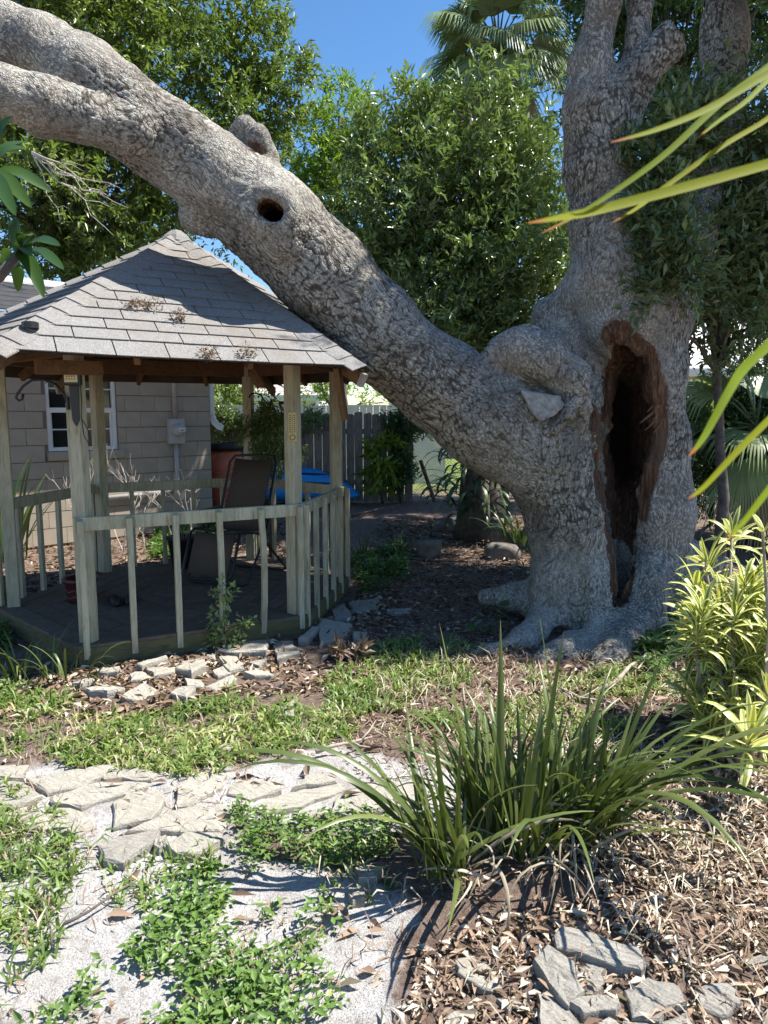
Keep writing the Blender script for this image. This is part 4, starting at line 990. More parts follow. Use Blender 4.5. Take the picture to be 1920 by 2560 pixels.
MB().tube([(0.42, 13.55, 1.27), (1.95, 13.55, 1.27)], .018, 8).build('top_rail', M['metal'], cg)
MB().bar((0.92, 13.35, 0), (0.66, 13.45, .75), .07, .05).build('prop', M['brownwood'], cg)

# ------------------------------------------------------------------ foliage
def unit(a): return a / np.maximum(1e-6, np.linalg.norm(a, axis=1, keepdims=True))
def leaf_mesh(name, P, D, Nn, L, Wd, tint, fold=0.25, curl=0.15):
    """one folded pointed leaf (6 vertices, 4 triangles) for each row"""
    D = unit(D); S = unit(np.cross(D, Nn)); N2 = np.cross(S, D); L = L[:, None]; Wd = Wd[:, None]
    base = P; tip = P + D * L - N2 * L * curl
    m1 = P + D * L * .38; m2 = P + D * L * .40
    a = m1 + S * Wd / 2 + N2 * Wd * fold; b = m2 - S * Wd / 2 + N2 * Wd * fold
    V = np.stack([base, a, tip, b], 1).reshape(-1, 3); n = len(P); i = np.arange(n) * 4
    F = np.concatenate([np.stack([i, i + 2, i + 1], 1), np.stack([i, i + 3, i + 2], 1)])
    return np_mesh(name, V, F, np.repeat(tint, 4))
def crown(name, parent, mat, ell, sub_n, clus_n, leaf_n, L=.09, Wr=.34, csize=.26, seed=1, tw=0.12, up=.25, shell=.55, hang=0.0):
    """ell: (centre, radii) ellipsoids -> boughs -> twig clusters -> leaves"""
    g = np.random.default_rng(seed); Ps = []; Ds = []
    vol = np.array([np.prod(np.broadcast_to(r, 3)) ** (2 / 3) for _, r in ell]); cnt = np.maximum(2, (sub_n * vol / vol.sum())).astype(int)
    for (c, r), k in zip(ell, cnt):
        c = np.array(c); r = np.broadcast_to(r, 3)
        d = unit(g.normal(size=(k, 3))); rad = g.random(k) ** shell * (1 + 1.0 * g.random(k) ** 4)
        s = c + d * rad[:, None] * r
        sub = np.repeat(s, clus_n, 0) + g.normal(size=(k * clus_n, 3)) * np.minimum(.26, r.min() * .33) * np.repeat(g.uniform(.5, 1.3, (k, 1)), clus_n, 0)
        dd = unit(sub - c + np.array((0, 0, .3 * r[2]))) + g.normal(size=sub.shape) * .45 + np.array((0, 0, up - hang))
        Ps.append(sub); Ds.append(unit(dd))
    P = np.concatenate(Ps); D = np.concatenate(Ds); n = len(P)
    ctint = np.clip(.45 + np.repeat(g.normal(size=(n // clus_n)) * .16, clus_n) + g.normal(size=n) * .13, 0, 1)
    P2 = np.repeat(P, leaf_n, 0); D2 = np.repeat(D, leaf_n, 0); m = len(P2)
    t = g.random(m); P2 = P2 + D2 * (t * csize)[:, None]
    LD = unit(D2 * (.25 + .9 * t)[:, None] + unit(g.normal(size=(m, 3))) * .85 + np.array((0, 0, -hang)))
    P2 = P2 + g.normal(size=(m, 3)) * .02
    Nn = unit(np.array((0, 0, 1.0)) + g.normal(size=(m, 3)) * .55 + D2 * .3)
    l = L * g.uniform(.65, 1.25, m)
    me = leaf_mesh(name, P2, LD, Nn, l, l * Wr * g.uniform(.8, 1.2, m), np.clip(np.repeat(ctint, leaf_n) + g.normal(size=m) * tw, 0, 1))
    return put(name, me, mat, parent), P, D
def limbs(name, parent, mat, base, targets, r0=.12, r1=.012, seed=3, n=7, sag=.1, fork=True):
    g = random.Random(seed); o = MB(); base = Vector(base)
    for tpt in targets:
        tpt = Vector(tpt); L = (tpt - base).length; pts = []
        for k in range(n):
            q = k / (n - 1); p = base.lerp(tpt, q) + Vector((g.uniform(-1, 1), g.uniform(-1, 1), g.uniform(-.6, 1))) * L * .05 * math.sin(q * 3.14) + Vector((0, 0, sag * L * math.sin(q * 3.14)))
            pts.append(p)
        o.tube(pts, [r0 + (r1 - r0) * (k / (n - 1)) ** .8 for k in range(n)], 7)
        if fork:
            for _ in range(3):
                k = g.randrange(2, n - 1); p = pts[k]; d = (pts[k] - pts[k - 1]).normalized()
                d2 = (d + Vector((g.uniform(-1, 1), g.uniform(-1, 1), g.uniform(-.4, .9))) * .8).normalized(); ln = L * .25
                o.tube([p, p + d2 * ln * .5 + Vector((0, 0, .03)), p + d2 * ln], [r1 * 2.2, r1 * 1.4, r1 * .5], 5)
    return o.build(name, mat, parent, True)
def pe(*q): return [(tuple(at(u, v, Y)), r) for u, v, Y, r in q]

def tree(name, label, cat, base, trunk_r, ell, mat, counts, leaf, seed, top=None, nl=9, group=None, bark='branch', **kw):
    root_ = thing(name, label, cat, tuple(base), group); base = Vector(base)
    top = Vector(top) if top is not None else Vector(ell[0][0])
    g = random.Random(seed); pts = [base.lerp(top, k / 8) + Vector((g.uniform(-1, 1), g.uniform(-1, 1), 0)) * trunk_r * (.8 if 0 < k < 8 else 0) for k in range(9)]
    MB().tube(pts, [trunk_r * (1.5 if k == 0 else 1.05 - .09 * k) for k in range(9)], 12).build('trunk', M[bark], root_, True)
    o, P, D = crown('crown', root_, mat, ell, *counts, L=leaf, seed=seed, **kw)
    sel = [P[i] for i in np.random.default_rng(seed).choice(len(P), min(nl, len(P)), replace=False)]
    limbs('branch', root_, M[bark], pts[5], sel, trunk_r * .38, .008, seed)
    return root_

tree('broadleaf_tree', 'large glossy green tree filling the upper left behind the leaning limb', 'tree', (-6.4, 14.2, 0), .28,
     pe((120, 40, 13, 2.0), (370, 60, 13.4, 1.35), (560, 110, 13.8, .8), (690, 140, 14, .55), (640, 230, 14, .7), (280, 430, 13.2, 1.6), (40, 420, 12.6, 1.6), (560, 380, 14, 1.1), (700, 320, 14.2, .5), (420, 600, 14.2, 1.2), (150, 620, 13.4, 1.3), (640, 520, 14.5, .5), (200, -250, 13.5, 1.9)),
     M['lf_left'], (520, 16, 11), .125, 11, top=at(250, 330, 13.9), nl=26)
dt = thing('dead_branch', 'pale leafless branch hanging below the left part of the limb', 'branch', tuple(at(120, 400, 9.5)))
limbs('branch', dt, M['twigpale'], at(80, 380, 9.5), [at(u, v, 9.5) for u, v in ((170, 450), (285, 590), (250, 480), (320, 520), (150, 540), (300, 470))], .011, .003, 77, 8, -.04)
tree('yellow_green_tree', 'airy yellow green tree seen against sky right of the glossy tree', 'tree', (-0.9, 18.5, 0), .14,
     pe((850, 290, 17.5, .55), (800, 400, 17.3, .6), (880, 370, 17, .5), (848, 230, 17.8, .25), (760, 480, 17.3, .6), (860, 490, 17, .6)),
     M['lf_yel'], (90, 12, 10), .12, 12, nl=8)
tree('bushy_tree', 'dense grey green bushy tree between the palm and the leaning limb', 'tree', (1.5, 10.6, 0), .20,
     pe((1010, 470, 10.5, .75), (1180, 460, 10.5, .8), (1330, 520, 10.5, .65), (1050, 640, 10.6, .9), (1240, 690, 10.3, .9), (1370, 720, 9.8, .6), (950, 370, 11, .35), (1070, 340, 10.8, .4), (1280, 400, 11, .4), (960, 780, 10.8, .5), (890, 540, 11.4, .35), (1130, 820, 10, .6), (1300, 850, 9.6, .4), (910, 660, 11, .4)),
     M['lf_mid'], (230, 22, 10), .12, 13, top=at(1180, 650, 10.6), nl=18)
tree('dark_tree', 'dark leafy tree standing behind the upright oak stems at upper right', 'tree', (5.6, 14.6, 0), .24,
     pe((1430, 30, 13.5, .7), (1560, 130, 13.6, .9), (1700, 60, 13.6, 1.0), (1890, 60, 13.6, .9), (1560, -220, 13.6, 1.4), (1800, -180, 13.6, 2.0), (1560, 300, 13.4, .5)),
     M['lf_dark'], (300, 14, 10), .14, 14, top=at(1680, 60, 14), nl=10)
tree('leafy_sapling', 'young oak sapling with pale shining leaves right of the hollow trunk', 'tree', (3.25, 7.1, 0), .06,
     pe((1720, 660, 6.7, .42), (1790, 520, 7.2, .55), (1870, 680, 7.0, .55), (1700, 330, 6.5, .28), (1790, 330, 7, .35), (1650, 500, 6.4, .2), (1920, 560, 7.2, .4)),
     M['lf_sap'], (210, 13, 10), .10, 15, top=at(1800, 600, 7.1), nl=14)
# the oak's own crown: the mass overhead and to the right that shades the trunk, and sprays near the stems
oc, P_, D_ = crown('crown', oak, M['lf_oak'], [((4.4, 6.35, 6.0), (1.15, .55, .7)), ((4.7, 6.4, 7.4), (1.5, .6, .8)), ((5.6, 6.5, 6.8), (1.2, .7, .9)), ((3.3, 6.4, 7.3), (.8, .6, .6)), ((4.4, 5.85, 5.6), (.95, .36, .55)), ((3.5, 5.85, 5.2), (.5, .32, .35)), ((4.0, 5.85, 6.6), (1.0, .36, .6)), ((3.9, 8.4, 7.2), (.9, .8, .6))], 520, 16, 11, L=.11, seed=21)
sh, P_, D_ = crown('leafy_shoots', oak, M['lf_sap'], pe((1650, 560, 5.38, .13), (1690, 660, 5.42, .16), (1640, 740, 5.34, .10), (1660, 480, 5.45, .12), (1670, 330, 5.4, .13), (1560, 380, 5.45, .04)), 60, 7, 9, L=.085, csize=.16, seed=23)
limbs('branch', oak, M['branch'], at(1640, 860, 5.6), [P_[i] for i in (3, 60, 120, 200, 260)], .012, .004, 9, fork=False)
limbs('branch', oak, M['branch'], at(1608, -250, 5.8), [(4.0, 6.8, 6.0), (4.7, 6.6, 7.4), (3.2, 6.6, 7.2), (3.6, 6.1, 5.3)], .08, .015, 5)
limbs('branch', oak, M['branch'], at(1820, -140, 7.1), [(4.5, 7.4, 6.2), (5.4, 7.6, 6.9), (4.0, 8.0, 6.3)], .14, .015, 6)
limbs('branch', oak, M['branch'], at(1545, -310, 5.7), [(2.6, 6.2, 6.8), (3.0, 6.6, 7.4)], .09, .015, 7)
# hedge and fan palms on the right
t = thing('hedge_shrub', 'dark clipped shrub in front of the cream house right of the oak', 'shrub', tuple(gz(1778, 1300)))
crown('foliage', t, M['lf_dark'], pe((1770, 1110, 9.4, (.42, .5, .42)), (1850, 1060, 9.5, (.55, .5, .45)), (1920, 1120, 9.5, (.5, .5, .5)), (1730, 1200, 9.2, (.28, .4, .3)), (1830, 1210, 9.2, (.4, .4, .35)), (1760, 1030, 9.5, (.35, .4, .16))), 150, 14, 11, L=.07, seed=31)
MB().tube([gz(1778, 1310), at(1780, 1230, 9.2), at(1790, 1120, 9.4)], [.035, .03, .02], 8).build('trunk', M['branch'], t)
t = thing('hedge_shrub', 'taller dark shrub at the right edge behind the striped plant', 'shrub', (5.4, 9.0, 0))
crown('foliage', t, M['lf_dark'], [((5.1, 9.2, 1.2), (.7, .6, .9)), ((5.6, 8.6, .8), (.6, .6, .7)), ((4.9, 9.5, 1.9), (.5, .5, .5))], 90, 14, 11, L=.08, seed=32)
MB().tube([(5.4, 9.0, 0), (5.35, 9.05, .8), (5.2, 9.1, 1.6)], [.05, .04, .02], 8).build('trunk', M['branch'], t)

def fan(o_v, o_f, o_t, c, d, n, R, nb, tint, g, droop=.25, spread=2.5):
    """fan leaf: blades in a plane spanned by d and side"""
    d = Vector(d).normalized(); s = d.cross(Vector(n)).normalized(); n = s.cross(d)
    for k in range(nb):
        a = (k / (nb - 1) - .5) * spread; dirv = d * math.cos(a) + s * math.sin(a); L = R * (1 - .25 * abs(a) / spread) * g.uniform(.9, 1.05)
        side = dirv.cross(n).normalized(); w = R * .02; i = len(o_v)
        p1 = c + dirv * L * .45 + n * .02; p2 = c + dirv * L * .8 - Vector((0, 0, droop * L * .25)); p3 = c + dirv * L - Vector((0, 0, droop * L * .8))
        o_v += [c, p1 + side * w, p1 - side * w, p2 + side * w * .7, p2 - side * w * .7, p3]
        o_f += [(i, i + 1, i + 2), (i + 1, i + 3, i + 2), (i + 2, i + 3, i + 4), (i + 3, i + 5, i + 4)]; tt = min(1, max(0, tint + g.uniform(-.12, .12))); o_t += [tt] * 6
def fan_palm(name, label, base, top, r, fronds, R, seed, dead=0, stalk=.7, spread=2.6):
    g = random.Random(seed); t = thing(name, label, 'palm', tuple(base)); base = Vector(base); top = Vector(top)
    MB().tube([base.lerp(top, k / 8) for k in range(9)], [r * (1.15 if k % 2 else 1.0) for k in range(9)], 12).build('trunk', M['palmtrunk'], t, True)
    for k in range(fronds + dead):
        isd = k >= fronds; az = g.uniform(0, 6.283); el = g.uniform(-.5, 1.35) if not isd else g.uniform(-1.4, -.7)
        if not isd: el = -0.6 + 1.9 * (k / fronds)
        d = Vector((math.cos(az) * math.cos(el), math.sin(az) * math.cos(el), math.sin(el)))
        c = top + d * stalk * g.uniform(.75, 1.1) - Vector((0, 0, .12 if el < .5 else 0))
        v, f, tn = [], [], []
        fan(v, f, tn, c, d + Vector((0, 0, -.25)), Vector((0, 0, 1)) + d * .3 + Vector((g.uniform(-.5, .5), g.uniform(-.5, .5), 0)), R * g.uniform(.85, 1.1), 46, g.uniform(.3, .9), g, .55 if not isd else .55, spread)
        fr = put('frond', np_mesh('frond', [tuple(p) for p in v], f, tn), M['lf_palmdead'] if isd else M['lf_palm'], t)
        MB().tube([top, top.lerp(c, .6) + Vector((0, 0, .04)), c], [.018, .014, .008], 6).build('stalk', M['palmtrunk'] if isd else M['lf_palm'], fr)
    return t
pt = at(1245, 130, 12.6)
fan_palm('fan_palm', 'tall fan palm with drooping fronds rising above the bushy tree', (pt.x + .2, 12.8, 0), pt, .17, 44, .85, 41, 18, .62)
fan_palm('fan_palm', 'low fan palm with splayed dark fronds beside the cream house wall', (4.35, 8.6, 0), (4.3, 8.6, 1.45), .08, 13, .75, 42, 2, .5)
fan_palm('fan_palm', 'second tall fan palm whose fronds hang in at the right edge', (5.3, 9.6, 0), (5.25, 9.6, 4.35), .14, 16, .95, 43, 6, .7)

# ------------------------------------------------------------------ strap-leaved plants built leaf by leaf
def blade_mesh(name, L, w, bend, nseg=8, fold=.25, twist=0.0, wprof=None, mat=None, endk=0.0):
    """blade from the origin, rising along +Z and bending towards +X; uv across/along"""
    V = []; UV = []; F = []; ang = 0.0; p = Vector((0, 0, 0)); ds = L / nseg
    for k in range(nseg + 1):
        q = k / nseg; ww = (wprof(q) if wprof else min(1, .55 + 2.2 * q) * (1 - q ** 3.2)) * w / 2 + .0004
        tdir = Vector((math.sin(ang), 0, math.cos(ang))); nrm = Vector((math.cos(ang), 0, -math.sin(ang)))
        sd_ = Matrix.Rotation(twist * q, 3, tdir) @ Vector((0, 1, 0)); nr = sd_.cross(tdir)
        V += [p + sd_ * ww + nrm * fold * ww, p - nrm * fold * ww * .2, p - sd_ * ww + nrm * fold * ww]; UV += [(0, q), (.5, q), (1, q)]
        p = p + tdir * ds; ang += bend * (.35 + 1.3 * q) / nseg * (1 + endk * max(0, q - .6))
    for k in range(nseg):
        i = k * 3; F += [(i, i + 1, i + 4, i + 3), (i + 1, i + 2, i + 5, i + 4)]
    me = np_mesh(name, [tuple(v) for v in V], F, smooth=True, uv=UV); me.materials.append(mat); return me
def orient(p, az, lean, sc_=1.0, roll=0.0):
    return Matrix.Translation(p) @ Matrix.Rotation(az, 4, 'Z') @ Matrix.Rotation(lean, 4, 'Y') @ Matrix.Rotation(roll, 4, 'Z') @ Matrix.Scale(sc_, 4)
# flax clump in the foreground
cc = gz(1235, 2150); clump = thing('flax_clump', 'big clump of long arching green strap leaves in the foreground', 'plant', (cc.x, cc.y, 0))
ups = [blade_mesh('blade', .72, .029, b, 9, .35, tw, mat=M['clump']) for b, tw in ((.12, .2), (.3, -.3), (.5, .4), (.22, -.2))]
CK = .83
arc = [blade_mesh('blade', .78, .027, b, 11, .35, tw, mat=M['clump']) for b, tw in ((1.3, .3), (1.7, -.4), (2.1, .3), (1.0, .2))]
ded = [blade_mesh('dead_blade', .5, .012, b, 10, .5, tw, mat=M['clumpdead']) for b, tw in ((2.2, 1.5), (3.2, -2), (4.2, 1.0))]
cores = [gz(1120, 2205), gz(1190, 2130), gz(1240, 2120), gz(1300, 2140), gz(1370, 2110), gz(1440, 2130), gz(1480, 2090), gz(1260, 2060), gz(1400, 2060)]
for k in range(250):
    c = rnd.choice(cores); p = Vector((c.x + rnd.gauss(0, .035), c.y + rnd.gauss(0, .03), 0.0)); out = math.atan2(p.y - cc.y, p.x - cc.x - .08)
    az = out + rnd.gauss(0, .9)
    if rnd.random() < .62: place('blade', rnd.choice(ups), clump, orient(p, az, abs(rnd.gauss(.22, .24)), rnd.uniform(.5, 1.0) * CK, rnd.uniform(-.5, .5)))
    else:
        if rnd.random() < .35: az = rnd.choice((3.3, 2.9, -.2, .1, -.5, -.9)) + rnd.gauss(0, .3)
        place('blade', rnd.choice(arc), clump, orient(p, az, abs(rnd.gauss(.42, .25)), rnd.uniform(.6, 1.12) * CK, rnd.uniform(-.4, .4)))
for u, v, az, ln, sc_ in ((1250, 2130, 1.7, .03, 1.2), (1420, 2110, 2.6, .12, 1.2), (1330, 2120, .4, .1, 1.15), (1200, 2130, 2.7, .16, 1.2), (1480, 2090, .1, .30, 1.1)):
    place('blade', ups[0], clump, orient(gz(u, v), az, ln, sc_))
for u, v, az, ln, sc_ in ((1450, 2120, -1.05, .35, 1.25), (1470, 2120, -.95, .42, 1.3), (1430, 2130, -1.15, .3, 1.15), (1480, 2100, -.7, .45, 1.2), (1460, 2110, -.85, .4, 1.35), (1130, 2200, -2.5, .5, 1.0), (1130, 2190, 2.95, .5, 1.15), (1120, 2180, 3.2, .55, 1.2), (1500, 2080, -.05, .5, 1.2), (1490, 2110, -1.0, .5, 1.45), (1500, 2090, -.8, .55, 1.4), (1460, 2130, -1.25, .45, 1.3), (1480, 2120, -1.1, .6, 1.35), (1510, 2080, -.6, .6, 1.3), (1440, 2140, -1.4, .5, 1.1), (1110, 2190, 3.05, .6, 1.3), (1115, 2170, 2.8, .55, 1.25), (1500, 2070, .15, .55, 1.3), (1520, 2080, -.25, .6, 1.35), (1380, 2130, -1.6, .6, .9)):
    place('blade', arc[rnd.choice((0, 1, 1, 2))], clump, orient(gz(u, v), az, ln, sc_))
for k in range(80):
    c = rnd.choice(cores); p = Vector((c.x + rnd.gauss(0, .08), c.y + rnd.gauss(0, .06), .01))
    place('dead_blade', rnd.choice(ded), clump, orient(p, rnd.uniform(-math.pi, math.pi) if k % 3 else rnd.gauss(-1.7, .6), rnd.uniform(.5, 1.2), rnd.uniform(.5, 1.1), rnd.uniform(-1, 1)))
# striped dracaena at the right edge
def lance(q): return max(.02, math.sin(math.pi * min(1, .06 + q * .94)) ** .75) * (1 if q < .5 else 1)
drl = [blade_mesh('leaf', .20, .032, b, 6, .3, tw, lance, M['drac']) for b, tw in ((.9, .1), (1.5, -.2), (2.0, .2), (.5, 0))]
dr = thing('dracaena_bush', 'yellow striped dracaena bush with many leaf rosettes at the right edge', 'plant', tuple(gz(1850, 1930)))
ros = [(1765, 1395, 3.75, .95), (1830, 1330, 3.85, .9), (1908, 1318, 3.2, .8), (1735, 1545, 3.55, .95), (1725, 1600, 3.5, .95), (1815, 1580, 3.55, 1.0), (1870, 1490, 3.7, .95), (1815, 1650, 3.4, 1.0), (1880, 1680, 3.35, 1.05), (1740, 1725, 3.4, .95), (1755, 1780, 3.3, .95), (1830, 1750, 3.25, 1.05), (1878, 1830, 2.85, 1.35), (1920, 1600, 3.4, 1.1), (1920, 1450, 3.6, 1.0), (1800, 1480, 3.7, .95), (1925, 1740, 3.1, 1.1)]
db = [gz(1830, 1930), gz(1870, 1960), gz(1900, 1920), gz(1800, 1900)]
nleaf = 0
for k, (u, v, Y, sc_) in enumerate(ros):
    p = at(u, v, Y); b = db[k % 4]
    mid = b.lerp(p, .55) + Vector((rnd.uniform(-.06, .06), rnd.uniform(-.05, .05), -.05 if p.z < .5 else .05))
    MB().tube([b, mid, p - Vector((0, 0, .03)), p], [.009, .008, .006, .004], 7).build('stem', M['deadwood'], dr, True)
    ax_tilt = Matrix.Rotation(rnd.uniform(-.25, .25) - .15, 4, 'Y') @ Matrix.Rotation(rnd.uniform(0, .45), 4, 'X')
    n = 17 if k not in (2,) else 9
    for j in range(n):
        q = j / n; az = j * 2.4 + k; ln = .12 + 1.45 * (1 - q) + rnd.gauss(0, .1); pz = -(1 - q) * .10
        me = drl[3] if q > .8 else drl[rnd.randrange(3)]
        Mx = Matrix.Translation(p) @ ax_tilt @ Matrix.Translation((0, 0, pz)) @ Matrix.Rotation(az, 4, 'Z') @ Matrix.Rotation(ln, 4, 'Y') @ Matrix.Scale(sc_ * rnd.uniform(.8, 1.1) * (.7 if q > .8 else 1), 4)
        place('leaf', me, dr, Mx); nleaf += 1
fill_v = []; fill_f = []; fill_uv = []
for k in range(72):
    p = at(rnd.uniform(1735, 1970), rnd.uniform(1440, 1900), rnd.uniform(3.2, 3.8))
    if p.z < .12: p.z = .12 + rnd.random() * .1
    for j in range(15):
        q = j / 15; me = drl[rnd.randrange(3)]; Mx = orient(p - Vector((0, 0, (1 - q) * .1)), j * 2.4 + k, .15 + 1.4 * (1 - q) + rnd.gauss(0, .12), rnd.uniform(.7, 1.0))
        n0 = len(fill_v); fill_v += [tuple(Mx @ v.co) for v in me.vertices]; fill_f += [tuple(i + n0 for i in pl_.vertices) for pl_ in me.polygons]
        fill_uv += [((i % 3) / 2, (i // 3) / 6) for i in range(len(me.vertices))]
fo = put('leaf_mass', np_mesh('leaf_mass', fill_v, fill_f, smooth=True, uv=fill_uv), M['drac'], dr); fo['kind'] = 'stuff'
# out-of-focus blades close to the lens, one plant rooted beyond the right edge
fg = thing('yucca_plant', 'close yellow green spiky blades reaching in from the right edge', 'plant', (1.35, .85, 0))
MB().tube([(1.35, .85, 0), (1.36, .86, .8), (1.35, .85, 1.5), (1.35, .85, 2.1)], [.05, .045, .04, .03], 10).build('stem', M['palmtrunk'], fg, True)
def strip_blade(name, pts, w, parent, mat, n0=None, fold=.2):
    pts = [Vector(p) for p in pts]; V = []; UV = []; F = []; m = len(pts)
    # resample smoothly
    R = []
    for i in range(m - 1):
        p_1 = pts[max(0, i - 1)]; p0 = pts[i]; p1 = pts[i + 1]; p2 = pts[min(m - 1, i + 2)]
        for j in range(6):
            q = j / 6; R.append(.5 * ((2 * p0) + (p1 - p_1) * q + (2 * p_1 - 5 * p0 + 4 * p1 - p2) * q * q + (3 * p0 - p_1 - 3 * p1 + p2) * q ** 3))
    R.append(pts[-1]); m = len(R)
    for i, p in enumerate(R):
        q = i / (m - 1); t_ = (R[min(i + 1, m - 1)] - R[max(i - 1, 0)]).normalized(); n_ = Vector(n0) if n0 else Vector((0, -.8, .6))
        s = t_.cross(n_).normalized(); n2 = s.cross(t_); ww = w / 2 * min(1, .6 + q * 2) * (1 - q ** 4) + .0004
        V += [p + s * ww + n2 * fold * ww, p, p - s * ww + n2 * fold * ww]; UV += [(0, q), (.5, q), (1, q)]
    for k in range(m - 1):
        i = k * 3; F += [(i, i + 1, i + 4, i + 3), (i + 1, i + 2, i + 5, i + 4)]
    return put(name, np_mesh(name, [tuple(v) for v in V], F, smooth=True, uv=UV), mat, parent)
for px, Y, w in ((((1920, 185), (1770, 272), (1640, 325), (1527, 356)), .80, .0085), (((1920, 168), (1799, 260), (1654, 393), (1481, 515), (1353, 584)), .86, .0085),
                 (((1920, 411), (1712, 469), (1481, 529), (1400, 545), (1319, 558)), .72, .0125), (((1900, 310), (1799, 370), (1654, 474), (1590, 522), (1533, 555)), .84, .006),
                 (((1920, 200), (1863, 255), (1800, 300), (1741, 347)), .9, .006), (((1920, 863), (1860, 920), (1826, 971), (1760, 1091), (1722, 1140)), .72, .0115),
                 (((1920, 1051), (1844, 1127), (1760, 1217), (1721, 1246)), .66, .0065), (((1920, 1225), (1862, 1300), (1818, 1348)), .62, .006)):
    pts = [at(u, v, Y + .05 * i) for i, (u, v) in enumerate(reversed(px))][::-1]
    d_ = (pts[0] - pts[1]).normalized(); pts = [pts[0] + d_ * .5 + Vector((.1, .05, -.05)), pts[0] + d_ * .2] + pts
    strip_blade('leaf', pts, w, fg, M['fore'], (0.1, -.9, .35))
# broad leaves at the left edge
plm = thing('frangipani_tree', 'long pointed green leaves of a small tree at the left edge', 'plant', (-1.32, 1.75, 0))
h1, h2 = at(-40, 430, 1.75), at(50, 632, 1.8)
MB().tube([(-1.32, 1.75, 0), (-1.3, 1.76, 1.2), (-1.2, 1.77, 1.8), h1], [.035, .03, .025, .016], 9).build('trunk', M['branch'], plm, True)
MB().tube([(-1.2, 1.77, 1.8), at(0, 690, 1.8), h2], [.02, .014, .01], 8).build('branch', M['branch'], plm, True)
for hub, tips in ((h1, ((30, 290), (75, 355), (55, 385), (130, 480), (80, 520), (40, 540), (68, 372), (25, 400))), (h2, ((30, 550), (80, 640), (160, 675), (150, 615), (110, 745), (45, 730), (5, 660), (75, 590)))):
    for (u, v) in tips:
        tp = at(u, v, 1.75 + rnd.uniform(-.12, .15)); md = hub.lerp(tp, .5) + Vector((0, 0, .02))
        n_ = Vector((rnd.uniform(-.5, .5), -.7, .7))
        o = strip_blade('leaf', [hub, md, tp], .036, plm, M['plum'], n_, .25)
# dark strap plants under the limb, and by the house
def strap_plant(name, label, base, n, L, w, bend, seed, mat, spread=.25, lean=.35, group=None):
    g = random.Random(seed); t = thing(name, label, 'plant', tuple(base), group); ms = [blade_mesh('leaf', L, w, b, 8, .25, g.uniform(-.3, .3), mat=mat) for b in (bend * .6, bend, bend * 1.4)]
    for k in range(n):
        a = g.uniform(0, 6.283); r = spread * g.random(); p = Vector(base) + Vector((math.cos(a) * r, math.sin(a) * r, 0))
        place('leaf', g.choice(ms), t, orient(p, a + g.gauss(0, .4), abs(g.gauss(lean, .25)), g.uniform(.6, 1.1)))
    return t
hb = gz(1180, 1345)
hp = thing('epiphyte_stump', 'dark stump draped in long hanging strap leaves under the limb', 'plant', (hb.x, hb.y, 0))
MB().tube([(hb.x, hb.y, -.02), (hb.x + .02, hb.y, .5), (hb.x + .05, hb.y + .05, 1.25)], [.24, .2, .17], 12).build('stump', M['branch'], hp, True)
sm = [blade_mesh('leaf', .62, .055, b, 8, .2, tw, lance, M['strap']) for b, tw in ((2.3, .3), (2.9, -.3), (1.6, .2))]
for k in range(150):
    a = rnd.uniform(0, 6.283) if k % 2 else rnd.uniform(-2.8, -.3); z = rnd.uniform(.35, 1.2); r = .25
    place('leaf', rnd.choice(sm), hp, orient(Vector((hb.x + math.cos(a) * r + (z - .9) * .1 + rnd.uniform(-.1, .35), hb.y + math.sin(a) * r, z)), a, rnd.uniform(.7, 1.5), rnd.uniform(.6, 1.1)))
strap_plant('strap_lily', 'dark strap leaved plant drooping beside the rocks at the trunk foot', (gz(1310, 1390).x, gz(1310, 1390).y + .3, .1), 26, .5, .045, 1.8, 52, M['strap'], .25, .4)
yb = wl(2.9, 0, .55)
strap_plant('spiky_yucca', 'upright spiky dark green plant below the white window', yb, 34, 1.15, .055, .7, 53, M['strap'], .22, .22)
strap_plant('spiky_yucca', 'second spiky plant left of the window beyond the gazebo opening', wl(3.55, 0, .5), 26, .95, .05, .8, 54, M['strap'], .22, .3)
strap_plant('fern_clump', 'low bright fern like tuft among debris right of the gazebo', gz(990, 1385), 40, .38, .025, 1.5, 55, M['clump'], .2, .6)
strap_plant('fern_clump', 'small grassy tuft against the right corner of the gazebo', gz(905, 1400), 26, .35, .015, .9, 56, M['clump'], .1, .3)
strap_plant('weed_tuft', 'tall arching grass tuft at the front left gazebo corner', gz(165, 1700), 22, .36, .016, 1.9, 57, M['clump'], .22, .35)
strap_plant('weed_tuft', 'tall arching grass tuft at the lower left of the gazebo step', gz(45, 1690), 26, .36, .016, 1.8, 58, M['clump'], .25, .4)
